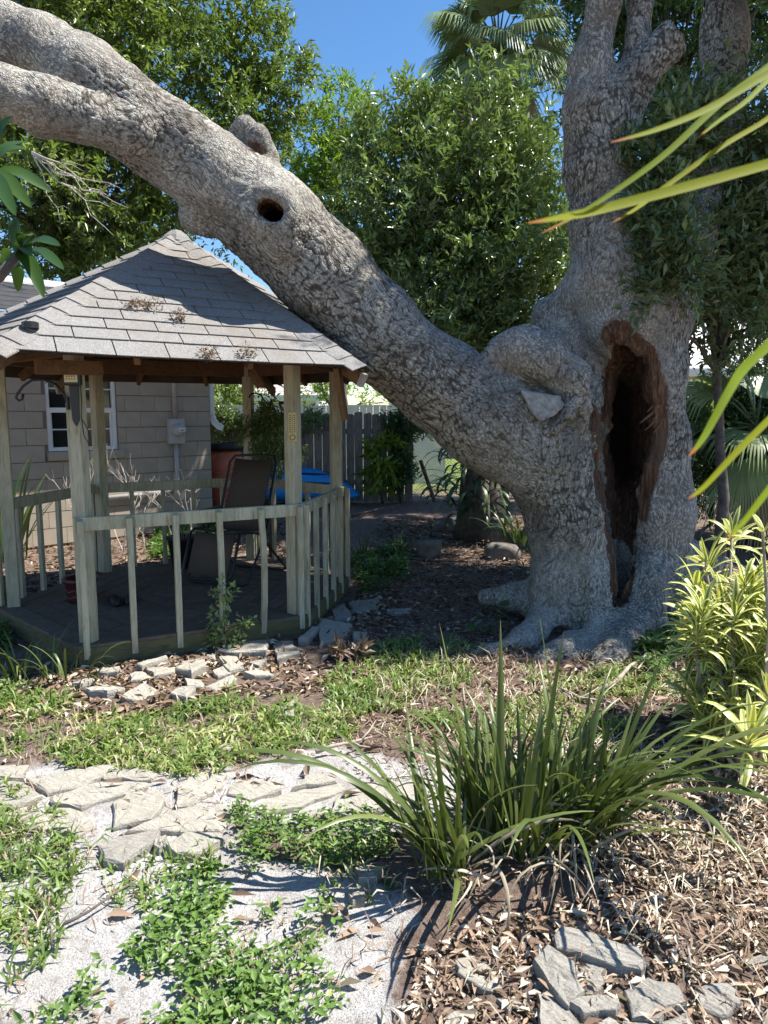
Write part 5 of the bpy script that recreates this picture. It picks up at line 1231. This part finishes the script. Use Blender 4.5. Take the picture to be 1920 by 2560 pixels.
# ------------------------------------------------------------------ stones
def slab(name, pts2, parent, mat, th=.03, tilt=.03, sink=.02, seed=0, label=None, lift=0.0):
    g = random.Random(seed * 31 + 5); c = Vector((sum(p[0] for p in pts2) / len(pts2), sum(p[1] for p in pts2) / len(pts2), 0)); n = len(pts2)
    ring = []
    for i in range(n):
        a = Vector((*pts2[i][:2], 0)); b = Vector((*pts2[(i + 1) % n][:2], 0)); m = max(2, int((b - a).length / .06))
        for k in range(m):
            p = a.lerp(b, k / m)
            p += Vector((g.uniform(-1, 1), g.uniform(-1, 1), 0)) * (.012 if k else .006)
            ring.append(p)
    hs = [gh(p.x, p.y) for p in ring[::2]] + [gh(c.x, c.y)]; zc = .35 * sum(hs) / len(hs) + .65 * max(hs) + lift; tx, ty = g.uniform(-tilt, tilt), g.uniform(-tilt, tilt)
    def Z(p, h): return zc + h + (p.x - c.x) * tx + (p.y - c.y) * ty
    m = len(ring); V = []; prof = ((0.97, -sink), (1.0, th * .3), (.985, th * .72), (.93, th), (.62, th + g.uniform(-.002, .004)), (.28, th + g.uniform(-.002, .005)))
    for sc_, h in prof:
        for i, p in enumerate(ring):
            q = c + (p - c) * (sc_ + (g.uniform(-.015, .015) if .3 < sc_ < .97 else 0)); V.append((q.x, q.y, Z(q, h + (g.uniform(-.2, .2) * min(th, .022) if h > 0 else 0))))
    V.append((c.x, c.y, Z(c, th))); F = [(r * m + i, r * m + (i + 1) % m, (r + 1) * m + (i + 1) % m, (r + 1) * m + i) for r in range(len(prof) - 1) for i in range(m)]
    F += [((len(prof) - 1) * m + i, (len(prof) - 1) * m + (i + 1) % m, len(V) - 1) for i in range(m)]
    o = MB(); o.v = V; o.f = F; ob = o.build(name, mat, parent)
    if label: ob['label'] = label
    return ob
pth = setting('flagstone_path', (0, 3.2, 0))
PATH = [[(0, 705), (120, 700), (100, 765), (0, 750), (-120, 755), (-110, 700)], [(110, 765), (300, 728), (480, 700), (520, 715), (350, 800), (200, 825)], [(-80, 770), (100, 778), (190, 832), (60, 880), (-90, 890)], [(215, 840), (440, 772), (640, 778), (620, 802), (350, 885), (225, 865)],
        [(440, 738), (600, 712), (680, 735), (650, 768), (455, 763)], [(80, 900), (240, 875), (410, 905), (420, 960), (330, 1000), (100, 960)], [(475, 870), (560, 820), (700, 815), (715, 850), (660, 935), (490, 965)], [(760, 795), (850, 720), (985, 735), (960, 790), (800, 880), (760, 870)],
        [(535, 985), (720, 898), (880, 870), (1090, 885), (1000, 950), (950, 985), (700, 988)], [(985, 820), (1010, 760), (1180, 770), (1220, 800), (1075, 850)], [(1090, 875), (1260, 812), (1480, 772), (1490, 792), (1290, 872), (1150, 902)], [(1255, 792), (1330, 725), (1420, 735), (1460, 763)],
        [(1420, 900), (1440, 842), (1600, 775), (1760, 770), (1830, 800), (1800, 870), (1500, 915)], [(-100, 905), (60, 900), (80, 960), (-100, 980)], [(1260, 905), (1400, 890), (1430, 930), (1300, 945)]]
for k, q in enumerate(PATH): slab('flagstone', [gz(*c6(*p), .012) for p in q], pth, M['stone'], rnd.uniform(.014, .022), .012, .03, k)
FRONT = [([(425, 1075), (520, 1040), (690, 1000), (660, 1060), (540, 1155), (440, 1140)], 'large grey flat stone lying just below the path'), ([(720, 1070), (800, 1020), (960, 1020), (975, 1040), (880, 1100), (790, 1118), (720, 1095)], 'pale wedge shaped stone beside the weeds below the path'), ([(670, 1040), (720, 1030), (718, 1090), (690, 1085)], 'small stone squeezed between two flat stones below the path')]
for k, (q, lb) in enumerate(FRONT):
    tag(slab('flagstone', [gz(*c6(*p)) for p in q], None, M['greystone'] if k == 0 else M['stone'], .032, .03, .03, 40 + k), lb, 'stone')
edg = setting('stone_edging', (-1.0, 4.5, 0))
EDGE = [[(930, 215), (1020, 180), (1165, 178), (1150, 250), (1010, 245)], [(1175, 180), (1260, 170), (1295, 240), (1200, 270)], [(740, 260), (880, 222), (890, 300), (830, 345), (760, 310)], [(590, 295), (720, 252), (725, 268), (610, 308)], [(945, 255), (1020, 250), (1060, 300), (990, 318)], [(1050, 325), (1150, 285), (1190, 330), (1100, 338)],
        [(630, 300), (740, 285), (760, 320), (660, 345)], [(310, 370), (380, 342), (410, 350), (350, 388)], [(370, 405), (440, 375), (540, 400), (470, 425), (390, 418)], [(515, 440), (620, 380), (700, 405), (640, 448)], [(735, 425), (790, 390), (850, 400), (800, 450)], [(880, 385), (1010, 335), (1030, 350), (940, 400)], [(800, 350), (870, 350), (880, 385), (810, 390)],
        [(1060, 265), (1150, 262), (1120, 288)], [(1380, 110), (1520, 120), (1500, 160), (1380, 205)], [(1290, 185), (1350, 140), (1390, 140), (1330, 188)], [(1520, 145), (1585, 150), (1590, 190), (1530, 180)], [(1430, 60), (1490, 35), (1525, 90), (1450, 88)], [(1500, 20), (1640, 0), (1620, 40), (1520, 48)], [(415, 310), (520, 305), (515, 328), (420, 328)], [(920, 310), (970, 290), (1000, 320), (940, 332)], [(890, 240), (940, 236), (930, 260), (890, 258)], [(560, 340), (620, 325), (640, 350), (570, 362)]]
for k, q in enumerate(EDGE): slab('edging_stone', [gz(*c6(*p)) for p in q], edg, M['stone'] if k not in (17, 18, 1) else M['greystone'], rnd.uniform(.016, .032), .13, .04, 60 + k, lift=.008)
LONE = [([c6(*p) for p in ((1170, 480), (1275, 440), (1270, 510), (1200, 500))], 'thin tan stone half buried in bare soil between grass patches', 'stone'), ([c5(*p) for p in ((185, 1425), (295, 1420), (280, 1437), (190, 1447))], 'slim grey stone lying alone in the shaded mulch', 'greystone'),
        ([c5(*p) for p in ((35, 1400), (150, 1372), (140, 1430), (50, 1442))], 'bluish grey flat stone in shade right of the gazebo', 'greystone'), ([c6(*p) for p in ((930, 640), (1040, 600), (1030, 625), (960, 660))], 'narrow stone sticking out of grass above the path', 'stone'),
        ([c7(*p) for p in ((45, 1050), (100, 1025), (150, 1045), (130, 1095), (60, 1105))], 'rounded tan stone left of the strap leaf clump', 'stone'), ([c7(*p) for p in ((10, 1120), (60, 1115), (80, 1160), (40, 1175))], 'small grey stone below the rounded tan stone', 'greystone')]
for k, (q, lb, mt) in enumerate(LONE): tag(slab('stone', [gz(*p) for p in q], None, M[mt], .03 if k > 3 else .018, .08, .03, 90 + k), lb, 'stone')
pile = setting('stone_border', (.7, 1.9, 0))
PILE = [([(745, 1385), (800, 1345), (900, 1400), (945, 1500), (880, 1545), (800, 1470)], .05, .05), ([(830, 1280), (880, 1275), (1160, 1350), (1170, 1410), (1060, 1400), (835, 1340)], .05, .06), ([(900, 1370), (1040, 1400), (1010, 1500), (930, 1510)], .03, 0), ([(750, 1460), (800, 1450), (945, 1659), (960, 1720), (780, 1720)], .05, .0), ([(885, 1560), (980, 1525), (1070, 1535), (1060, 1590), (940, 1605)], .05, .02),
        ([(1100, 1500), (1180, 1460), (1290, 1480), (1340, 1560), (1230, 1620), (1120, 1600)], .07, .01), ([(950, 1640), (1040, 1600), (1100, 1659), (1080, 1740), (950, 1740)], .05, 0), ([(430, 1410), (500, 1380), (630, 1450), (640, 1500), (540, 1500), (440, 1450)], .02, 0), ([(600, 1540), (660, 1520), (690, 1560), (640, 1580)], .03, 0), ([(410, 1580), (470, 1570), (475, 1690), (400, 1690)], .03, 0),
        ([(1360, 1500), (1520, 1480), (1560, 1560), (1500, 1600), (1400, 1570)], .05, 0), ([(1570, 1400), (1659, 1370), (1720, 1400), (1690, 1440), (1590, 1430)], .04, 0), ([(1250, 1620), (1350, 1590), (1400, 1680), (1260, 1720)], .05, 0), ([(1090, 1610), (1200, 1630), (1220, 1720), (1110, 1720)], .04, 0)]
for k, (q, th, lf) in enumerate(PILE): slab('border_stone', [gz(*c7(*p), th * .4 + lf * .5) for p in q], pile, M['greystone'] if k not in (7, 8, 9) else M['stone'], th * .36, .16, .05, 120 + k, lift=lf * .45)
def boulder(name, c, r, mat, label, seed, cat='rock'):
    bm = bmesh.new(); bmesh.ops.create_icosphere(bm, subdivisions=3, radius=1); g = np.random.default_rng(seed)
    V = np.array([v.co[:] for v in bm.verts], np.float32); k = 1 + vnoise(V + seed, 1.3) * .9 + vnoise(V + seed, 4) * .25; V = V * k[:, None]; V = np.sign(V) * np.minimum(np.abs(V), .78) * np.array(r) * 1.25
    V[:, 2] = np.maximum(V[:, 2], -r[2] * .5); V += np.array(c) + np.array((0, 0, r[2] * .35))
    F = [[v.index for v in f.verts] for f in bm.faces]; bm.free()
    return tag(put(name, np_mesh(name, V, F), mat), label, cat)
for k, (u, v, r, lb) in enumerate(((1072, 1392, (.14, .1, .14), 'jagged grey rock in debris left of the strap leaf stump'), (1255, 1392, (.20, .13, .12), 'broad smooth concrete coloured rock in front of the strap leaf stump'), (1242, 1365, (.09, .09, .26), 'upright pointed rock behind the broad smooth rock'), (1120, 1325, (.2, .15, .12), 'low mound shaped rock below the hanging strap leaves'))):
    boulder('rock', gz(u, v), r, M['rock'], lb, 7 + k)
cw_ = [at(u, v, 5.17) for u, v in ((1300, 972), (1345, 982), (1402, 990), (1412, 1014), (1386, 1040), (1352, 1054), (1328, 1030))]
cm_ = MB().prism(cw_, (0.02, .22, .01)).mesh('concrete_chunk'); bm = bmesh.new(); bm.from_mesh(cm_); bmesh.ops.triangulate(bm, faces=bm.faces)
for _ in range(3): bmesh.ops.subdivide_edges(bm, edges=bm.edges, cuts=1, use_grid_fill=True)
bmesh.ops.smooth_vert(bm, verts=bm.verts, factor=.5, use_axis_x=True, use_axis_y=True, use_axis_z=True)
for v in bm.verts: v.co += Vector((rnd.uniform(-1, 1), rnd.uniform(-1, 1), rnd.uniform(-1, 1))) * .0045
bm.to_mesh(cm_); bm.free(); o = put('concrete_chunk', cm_, M['concrete'])
tag(o, 'pale rough concrete chunk wedged in the crotch of the oak', 'concrete')
spl = [((1600, 1058, 5.46), (1655, 1015, 5.56), .020), ((1614, 1075, 5.44), (1652, 1040, 5.55), .014), ((1634, 1082, 5.45), (1660, 1048, 5.55), .016), ((1618, 1030, 5.47), (1646, 1000, 5.56), .017)]
for (a, b, w) in spl:
    MB().tube([at(*a), at((a[0] + b[0]) / 2 + 3, (a[1] + b[1]) / 2 - 4, (a[2] + b[2]) / 2), at(*b)], [.004, w * .7, w], 5).build('splinter', M['brownwood'], oak)

# ------------------------------------------------------------------ grass, weeds, litter
def scatter(polys, dens, seed, patch=None, thr=0.0):
    g = np.random.default_rng(seed); out = []
    for p in polys:
        a = np.array([q[:2] for q in p]); lo, hi = a.min(0), a.max(0); n = int((hi - lo).prod() * dens)
        X = g.random((n, 2)) * (hi - lo) + lo; w = np.concatenate([X, np.zeros((n, 1))], 1).astype(np.float32)
        jx = X[:, 0] + vnoise(w, 6) * .22; jy = X[:, 1] + vnoise(w + 7, 6) * .22
        k = inpoly(jx, jy, p)
        if patch: k &= (vnoise(w + seed, patch) + g.random(n) * .25 > thr)
        out.append(X[k])
    X = np.concatenate(out); z = ground_h(X[:, 0].astype(np.float32), X[:, 1].astype(np.float32)) - .012
    return np.concatenate([X, z[:, None]], 1)
def grass_mesh(name, P, per, L, w, seed, lean=.9, tmean=.5):
    g = np.random.default_rng(seed); n = len(P) * per; B = np.repeat(P, per, 0) + np.concatenate([g.normal(size=(n, 2)) * .012, np.zeros((n, 1))], 1)
    az = g.random(n) * 6.283; ln = np.abs(g.normal(size=n) * .35 + lean); l = L * g.uniform(.4, 1.35, n) * np.repeat(g.uniform(.55, 1.25, len(P)), per); ww = w * g.uniform(.7, 1.3, n)
    h = np.stack([np.cos(az), np.sin(az), np.zeros(n)], 1); s = np.stack([-np.sin(az), np.cos(az), np.zeros(n)], 1); up = np.array((0, 0, 1.0))
    m = B + (h * np.sin(ln * .6)[:, None] + up * np.cos(ln * .6)[:, None]) * (l * .55)[:, None]
    t = m + (h * np.sin(ln * 1.5)[:, None] + up * np.cos(ln * 1.5)[:, None]) * (l * .45)[:, None]
    tw_ = s + up * g.normal(size=(n, 1)) * .4
    V = np.stack([B - tw_ * ww[:, None] * .25, B + tw_ * ww[:, None] * .25, m + tw_ * ww[:, None] * .5, m - tw_ * ww[:, None] * .5, t], 1).reshape(-1, 3); i = np.arange(n) * 5
    F = np.concatenate([np.stack([i, i + 1, i + 2], 1), np.stack([i, i + 2, i + 3], 1), np.stack([i + 3, i + 2, i + 4], 1)])
    pt_ = np.repeat(vnoise(P.astype(np.float32), 4.0) * .5, per); tn = np.clip(tmean + pt_ + g.normal(size=n) * .2, 0, 1); return np_mesh(name, V, F, np.repeat(tn, 5))
G1 = W([(-80, 1640), (120, 1700), (240, 1790), (420, 1775), (560, 1735), (660, 1755), (760, 1790), (850, 1700), (900, 1620), (1060, 1590), (1330, 1640), (1340, 1720), (1200, 1800), (1150, 1840), (960, 1785), (880, 1840), (720, 1890), (560, 1930), (300, 1915), (-80, 1890)])
o = put('lawn_grass', grass_mesh('lawn_grass', np.concatenate([scatter([G1], 720, 71, 3.0, .12), scatter([W([(-90, 1700), (240, 1780), (300, 1910), (-90, 1890)])], 330, 78, 5.0, -.1)]), 6, .085, .0105, 72, 1.1, .6), M['lf_grass']); tag(o, 'patchy bright green grass between the gazebo and the path', 'grass', kind='stuff')
G3 = W([(-80, 1960), (120, 1960), (230, 2060), (250, 2160), (170, 2280), (70, 2340), (60, 2460), (-80, 2600)])
o = put('edge_grass', grass_mesh('edge_grass', scatter([G3], 620, 73, 4.0, .10), 6, .09, .0095, 74, 1.0, .55), M['lf_grass']); tag(o, 'coarse grass at the left edge below the path', 'grass', kind='stuff')
G4 = W([(1080, 1640), (1700, 1640), (1720, 1800), (1500, 1850), (1180, 1860)])
G5 = W([(860, 2120), (1000, 2080), (980, 2260), (860, 2330), (740, 2330)]); G6 = W([(1000, 1480), (1150, 1400), (1000, 1330), (900, 1400)]); G7 = W([(250, 2130), (520, 2100), (560, 2200), (300, 2260)])
o = put('sparse_grass', grass_mesh('sparse_grass', scatter([G4, G5, G7], 800, 75, 2.6, .16), 6, .075, .009, 76, 1.05, .65), M['lf_grass']); tag(o, 'thin sparse grass around the oak roots and the strap leaf clump', 'grass', kind='stuff')
def weed_mesh(name, P, per, L, Wr, hgt, seed, tmean=.5):
    g = np.random.default_rng(seed); n = len(P) * per; B = np.repeat(P, per, 0); hh = np.repeat(hgt * g.random(len(P)) ** .7, per)
    B = B + np.stack([g.normal(size=n) * .018, g.normal(size=n) * .018, hh * g.uniform(.3, 1, n) + .008], 1)
    D = unit(np.stack([g.normal(size=n), g.normal(size=n), g.uniform(-.1, .7, n)], 1)); Nn = unit(np.array((0, 0, 1.0)) + g.normal(size=(n, 3)) * .35)
    l = L * g.uniform(.6, 1.3, n); return leaf_mesh(name, B, D, Nn, l, l * Wr, np.clip(tmean + g.normal(size=n) * .2, 0, 1), .2, .2)
W1 = W([(560, 2040), (640, 2015), (760, 2060), (980, 2050), (960, 2130), (800, 2165), (640, 2140), (580, 2090)])
W2 = W([(160, 2560), (240, 2440), (420, 2310), (560, 2240), (740, 2300), (800, 2420), (880, 2500), (860, 2640), (40, 2640), (80, 2500)])
W3 = W([(700, 2200), (880, 2240), (880, 2310), (720, 2340)]); W3b = W([(420, 2220), (560, 2150), (620, 2230), (500, 2330), (400, 2330)])
o = put('ground_cover', weed_mesh('ground_cover', scatter([W1], 1300, 81, 5, -.02), 6, .028, .45, .07, 82), M['lf_weed']); tag(o, 'small leaved weeds growing over the front edge of the path', 'ground cover', kind='stuff')
o = put('ground_cover', weed_mesh('ground_cover', scatter([W2], 1500, 83, 3.5, .04), 6, .031, .5, .07, 84, .5), M['lf_weed']); tag(o, 'bright broad leaved weeds at the bottom left over pale sand', 'ground cover', kind='stuff')
o = put('ground_cover', weed_mesh('ground_cover', scatter([W3, W3b], 900, 85, 4, .05), 6, .036, .45, .06, 86), M['lf_weed']); tag(o, 'scattered weeds on pale sand left of the strap leaf clump', 'ground cover', kind='stuff')
W4 = W([(1590, 1590), (1700, 1570), (1725, 1680), (1620, 1710)]); W5 = W([(880, 1400), (1010, 1360), (1020, 1460), (900, 1480)]); W6 = W([(60, 1500), (0, 1480), (-200, 1600), (30, 1640)]); W7 = W([(380, 1400), (560, 1380), (560, 1310), (400, 1320)])
o = put('ground_cover', weed_mesh('ground_cover', scatter([W4, W5, W6, W7], 1100, 87, 4, -.05), 6, .05, .45, .12, 88, .4), M['lf_weed']); tag(o, 'leafy weeds in shade at the oak foot and around the gazebo', 'ground cover', kind='stuff')
def litter_mesh(name, P, L, seed, tmean):
    g = np.random.default_rng(seed); n = len(P); B = P + np.stack([np.zeros(n), np.zeros(n), g.uniform(.006, .022, n)], 1)
    D = unit(np.stack([g.normal(size=n), g.normal(size=n), g.normal(size=n) * .22], 1)); Nn = unit(np.array((0, 0, 1.0)) + g.normal(size=(n, 3)) * .45); l = L * g.uniform(.3, 1.4, n)
    return leaf_mesh(name, B, D, Nn, l, l * g.uniform(.2, .42, n), np.clip(tmean + g.normal(size=n) * .33, 0, 1), .35, .12)
L1 = W([(-60, 1620), (200, 1665), (560, 1622), (770, 1580), (900, 1480), (980, 1470), (960, 1640), (900, 1720), (600, 1745), (300, 1810), (30, 1790)])
o = put('leaf_litter', litter_mesh('leaf_litter', scatter([L1], 1300, 91, 3, -.15), .07, 92, .5), M['lf_litter']); tag(o, 'orange brown fallen leaves along the front of the gazebo', 'leaf litter', kind='stuff')
L2 = W([(1380, 1840), (1940, 1830), (2500, 1850), (2700, 2640), (1250, 2640), (940, 2560), (1050, 2330), (1450, 2230)])
o = put('leaf_litter', litter_mesh('leaf_litter', scatter([L2], 2300, 93, 2.5, -.12), .048, 94, .74), M['lf_litter']); tag(o, 'pale dry leaves under the strap leaf clump and striped plant', 'leaf litter', kind='stuff')
L3 = W([(880, 1480), (960, 1300), (1380, 1290), (1340, 1600), (1000, 1680)]); L4 = W([(-80, 1900), (1900, 1640), (1960, 2640), (-80, 2640)]); L5 = W([(-100, 1340), (560, 1300), (760, 1300), (700, 1420), (-100, 1620)]); L6 = W([(1080, 1640), (1800, 1600), (2300, 1500), (2400, 1860), (1300, 1900), (900, 1800)])
o = put('leaf_litter', litter_mesh('leaf_litter', np.concatenate([scatter([L3], 280, 95), scatter([L4], 45, 96), scatter([L5], 320, 97), scatter([L6], 420, 98)]), .075, 99, .35), M['lf_litter']); tag(o, 'scattered brown leaves and bits over soil, sand and shade', 'leaf litter', kind='stuff')
o = put('dry_strands', grass_mesh('dry_strands', scatter([L2, L6], 230, 104, 3, .05), 3, .16, .005, 105, 1.5, .8), M['lf_litter']); tag(o, 'dry straw coloured strands matted over the leaf litter', 'dry grass', kind='stuff')
o = put('dry_strands', grass_mesh('dry_strands', scatter([G1, G3, W2, L4], 90, 106, 3, -.05), 4, .10, .005, 107, 1.3, .75), M['lf_litter']); tag(o, 'thin dead grass strands among the green patches', 'dry grass', kind='stuff')
# chips and needles on bare soil: tiny pale slivers
gch = scatter([L6, L3, W([(700, 1780), (1200, 1760), (1300, 1900), (900, 1950)]), L2], 900, 101)
o = put('mulch_chips', litter_mesh('mulch_chips', gch, .032, 102, .4), M['lf_litter']); tag(o, 'fine mulch chips over the bare reddish soil', 'mulch', kind='stuff')

# ------------------------------------------------------------------ small plants, twigs, debris
def stick(label, pts, r, forks=(), mat='deadwood', name='fallen_branch'):
    P = [Vector(p) for p in pts]; t = thing(name, label, 'branch', tuple(P[0]))
    MB().tube(P, [r * (1 - .6 * k / (len(P) - 1)) for k in range(len(P))], 7).build('stem', M[mat], t, True)
    for f in forks:
        Q = [Vector(p) for p in f]; MB().tube(Q, [r * .6 * (1 - .7 * k / (len(Q) - 1)) for k in range(len(Q))], 6).build('side_twig', M[mat], t, True)
def G(*q): return [gz(u, v, z) for u, v, z in q]
stick('forked bleached branch on bare soil above the path', G((790, 1880, .02), (830, 1865, .03), (880, 1855, .035), (930, 1842, .02)), .012, [G((880, 1855, .03), (900, 1865, .03), (925, 1868, .01)), G((905, 1848, .03), (925, 1825, .05), (940, 1800, .04))])
stick('curved grey root like branch near the oak foot', G((1490, 1730, .01), (1545, 1700, .04), (1575, 1665, .05), (1600, 1650, .04), (1620, 1630, .03)), .016, [G((1575, 1665, .05), (1595, 1672, .05), (1612, 1650, .06))])
stick('long thin dark stick across the pale sand', G((160, 2310, .01), (220, 2280, .015), (290, 2230, .02), (345, 2200, .015)), .006, [], 'branch')
stick('short dark twig standing in sand at lower left', G((130, 2370, .0), (128, 2330, .03), (118, 2290, .03), (100, 2250, .02)), .004, [], 'branch')
stick('long bare branch lying in shade under the limb', G((960, 1390, .02), (1060, 1400, .03), (1170, 1405, .03)), .02, [], 'branch')
stick('thin branch on litter right of the kayak', G((880, 1290, .02), (940, 1275, .05), (1000, 1262, .04)), .025, [], 'branch')
stick('twisted dry root among stones below the oak', G((1400, 1720, .01), (1450, 1745, .02), (1520, 1755, .02), (1560, 1770, .01)), .012, [G((1450, 1745, .02), (1480, 1730, .04), (1500, 1715, .02))])
# bare pale shrub by the wall
bs = wl(1.35, 0, .75); t = thing('bare_shrub', 'leafless shrub of pale twigs in front of the block wall', 'shrub', tuple(bs))
g_ = random.Random(5); tw = MB()
def grow(p, d, L, r, lev):
    q = p + d * L; mid = p.lerp(q, .5) + Vector((g_.uniform(-1, 1), g_.uniform(-1, 1), g_.uniform(-1, 1))) * L * .07; tw.tube([p, mid, q], [r, r * .85, r * .65], 5)
    if lev:
        for _ in range(g_.choice((2, 2, 3))): grow(p.lerp(q, g_.uniform(.45, 1)), (d + Vector((g_.uniform(-1, 1), g_.uniform(-1, 1), g_.uniform(-.35, .8))) * .75).normalized(), L * g_.uniform(.55, .8), r * .62, lev - 1)
for k in range(11): grow(bs + WD * g_.uniform(-.75, .9) + WNn * g_.uniform(-.25, .25), Vector((g_.uniform(-.5, .5), g_.uniform(-.4, .4), 1)).normalized(), g_.uniform(.35, .6), .008, 3)
tw.build('twigs', M['twigpale'], t)
# hanging vine on the back hook, fence climbers
vt = at(676, 1012, 7.42)
t = thing('hanging_vine', 'leafy green vine trailing from the scrolled hook behind the gazebo', 'vine', tuple(vt))
MB().tube([vt, vt + Vector((.02, .02, -.4)), vt + Vector((-.02, .05, -.85)), Vector((vt.x - .05, vt.y + .1, 0))], [.01, .012, .014, .02], 7).build('stem', M['branch'], t, True)
crown('foliage', t, M['lf_mid'], [(tuple(vt + Vector((.0, .03, -.12))), (.10, .12, .14)), (tuple(vt + Vector((.04, .03, -.33))), (.13, .13, .17)), (tuple(vt + Vector((-.10, .05, -.28))), (.2, .12, .08)), (tuple(vt + Vector((.03, .05, -.55))), (.08, .1, .14))], 44, 9, 9, L=.055, csize=.12, seed=61, hang=.5)
t = thing('climbing_vine', 'dark vine tangle covering the right end of the grey fence', 'vine', (0.32, 13.3, 0))
crown('foliage', t, M['lf_dark'], [((.28, 13.25, .5), (.14, .12, .5)), ((.33, 13.25, 1.1), (.12, .12, .35)), ((.45, 13.2, 1.5), (.3, .15, .2))], 40, 12, 10, L=.09, seed=62)
MB().tube([(.3, 13.3, 0), (.26, 13.28, .7), (.34, 13.27, 1.5)], [.03, .025, .015], 7).build('stem', M['branch'], t, True)
t = thing('climbing_vine', 'yellow leaved climber in front of the grey fence boards', 'vine', (-.02, 13.1, 0))
crown('foliage', t, M['lf_yel'], pe((950, 1130, 12.9, (.12, .08, .16)), (958, 1175, 12.9, (.10, .08, .2)), (940, 1190, 12.9, (.08, .08, .12))), 14, 5, 8, L=.17, seed=63, hang=.4)
MB().tube([(-.02, 13.1, 0), at(945, 1210, 12.95), at(955, 1120, 12.95)], [.025, .015, .008], 6).build('stem', M['branch'], t, True)
t = thing('climbing_vine', 'vine sprawling along the top of the fence beside the rain barrel', 'vine', (-3.1, 13.2, 0))
crown('foliage', t, M['lf_mid'], pe((510, 1065, 13.2, (.3, .12, .12)), (560, 1055, 13.2, (.35, .12, .1)), (760, 1052, 13.2, (.25, .1, .07)), (640, 1080, 13.2, (.3, .12, .2))), 60, 10, 9, L=.08, seed=64)
MB().tube([(-3.1, 13.2, 0), (-3.0, 13.22, .8), (-2.9, 13.25, 1.5), (-1.2, 13.28, 1.55)], [.03, .025, .02, .008], 7).build('stem', M['branch'], t, True)
tree('garden_tree', 'small sunlit tree between the white fence and the pale house', 'tree', (-3.9, 19.0, 0), .1, pe((520, 985, 19, .75), (470, 940, 19, .8), (600, 960, 19.3, .6), (560, 1020, 18.8, .45)), M['lf_left'], (70, 11, 9), .12, 65, nl=6)
tree('garden_tree', 'thin sunlit tree beyond the white fence left of the limb', 'tree', (-0.7, 20.0, 0), .07, pe((800, 960, 20, .7), (850, 930, 20, .6), (880, 1000, 20, .4), (780, 920, 20, .6)), M['lf_yel'], (40, 9, 8), .12, 66, nl=8)
# ivy at the gazebo front, seedling, dead spray
ib = gz(565, 1625); t = thing('ivy_vine', 'green creeper climbing a front baluster of the gazebo', 'vine', (ib.x, ib.y, 0))
crown('foliage', t, M['lf_mid'], [((ib.x, ib.y + .02, .06), (.12, .03, .08)), ((ib.x + .12, ib.y + .07, .12), (.16, .03, .04)), ((ib.x - .02, ib.y + .05, .24), (.06, .03, .12)), ((ib.x - .02, ib.y + .05, .42), (.06, .03, .07))], 22, 3, 5, L=.042, Wr=.6, csize=.05, seed=67)
MB().tube([(ib.x, ib.y, 0), (ib.x - .02, ib.y + .05, .25), (ib.x - .02, ib.y + .05, .46)], [.004, .003, .002], 5).build('stem', M['branch'], t)
sb_ = gz(1215, 1585); t = thing('seedling', 'small seedling with rounded blue green leaves in the mulch', 'plant', (sb_.x, sb_.y, 0))
rl = [blade_mesh('leaf', .085, .085, .5, 6, .15, 0, lambda q: max(.03, math.sin(math.pi * min(1, .05 + q * .95)) ** .5), M['plum'])]
for k, (u, v, z) in enumerate(((1185, 1560, .06), (1205, 1540, .11), (1230, 1520, .17), (1255, 1515, .19), (1262, 1538, .14), (1240, 1545, .13), (1180, 1575, .04), (1215, 1565, .07), (1250, 1560, .09))):
    p = gz(u, v, z); place('leaf', rl[0], t, orient(p, k * 2.4, 1.0 + .2 * math.sin(k), rnd.uniform(.7, 1.0)))
    MB().tube([(sb_.x, sb_.y, 0), Vector((sb_.x, sb_.y, 0)).lerp(p, .6) + Vector((0, 0, .02)), p], .0025, 4).build('stalk', M['lf_weed'], t)
sp0 = gz(850, 1645); t = thing('dead_leaf_spray', 'fallen spray of orange brown leaves right of the edging stones', 'leaves', (sp0.x, sp0.y, 0))
crown('leaves', t, M['lf_litter'], [((sp0.x, sp0.y, .02), (.14, .09, .015))], 9, 4, 6, L=.08, csize=.08, seed=68)
# tufts of dry debris on the shingles
fn_ = (EA[2] - EA[1]).cross(AP - EA[1]).normalized()
for k, (u, v, r, lb) in enumerate(((333, 772, .035, 'leftmost small tuft of dry twigs on the upper shingles'), (378, 775, .05, 'spread tuft of dry twigs near the roof middle'), (446, 806, .02, 'tiny brown leaf scrap on the middle shingles'), (518, 895, .03, 'small clump of dry moss on the lowest shingle row'), (612, 893, .06, 'large clump of yellow dry moss on the lowest shingle row'))):
    p = onplane(u, v, EA[1], fn_) + fn_ * .03
    o, _, _ = crown('roof_debris', None, M['lf_litter'], [(tuple(p), (r * .8, r * .5, r * .2))], 8, 3, 5, L=.028, csize=.02, seed=200 + k); tag(o, lb, 'debris')

# look-alikes of one kind share a group
from collections import defaultdict
kinds = defaultdict(list)
for o in bpy.data.objects:
    if o.parent is None and o.get('category') and not o.get('kind'): kinds[o.name.split('.')[0]].append(o)
for nm, os_ in kinds.items():
    if len(os_) > 1:
        for o in os_: o['group'] = nm.replace('_', ' ') + ' pieces' if nm.endswith('s') or nm == 'roof_debris' else nm.replace('_', ' ') + 's around the yard'
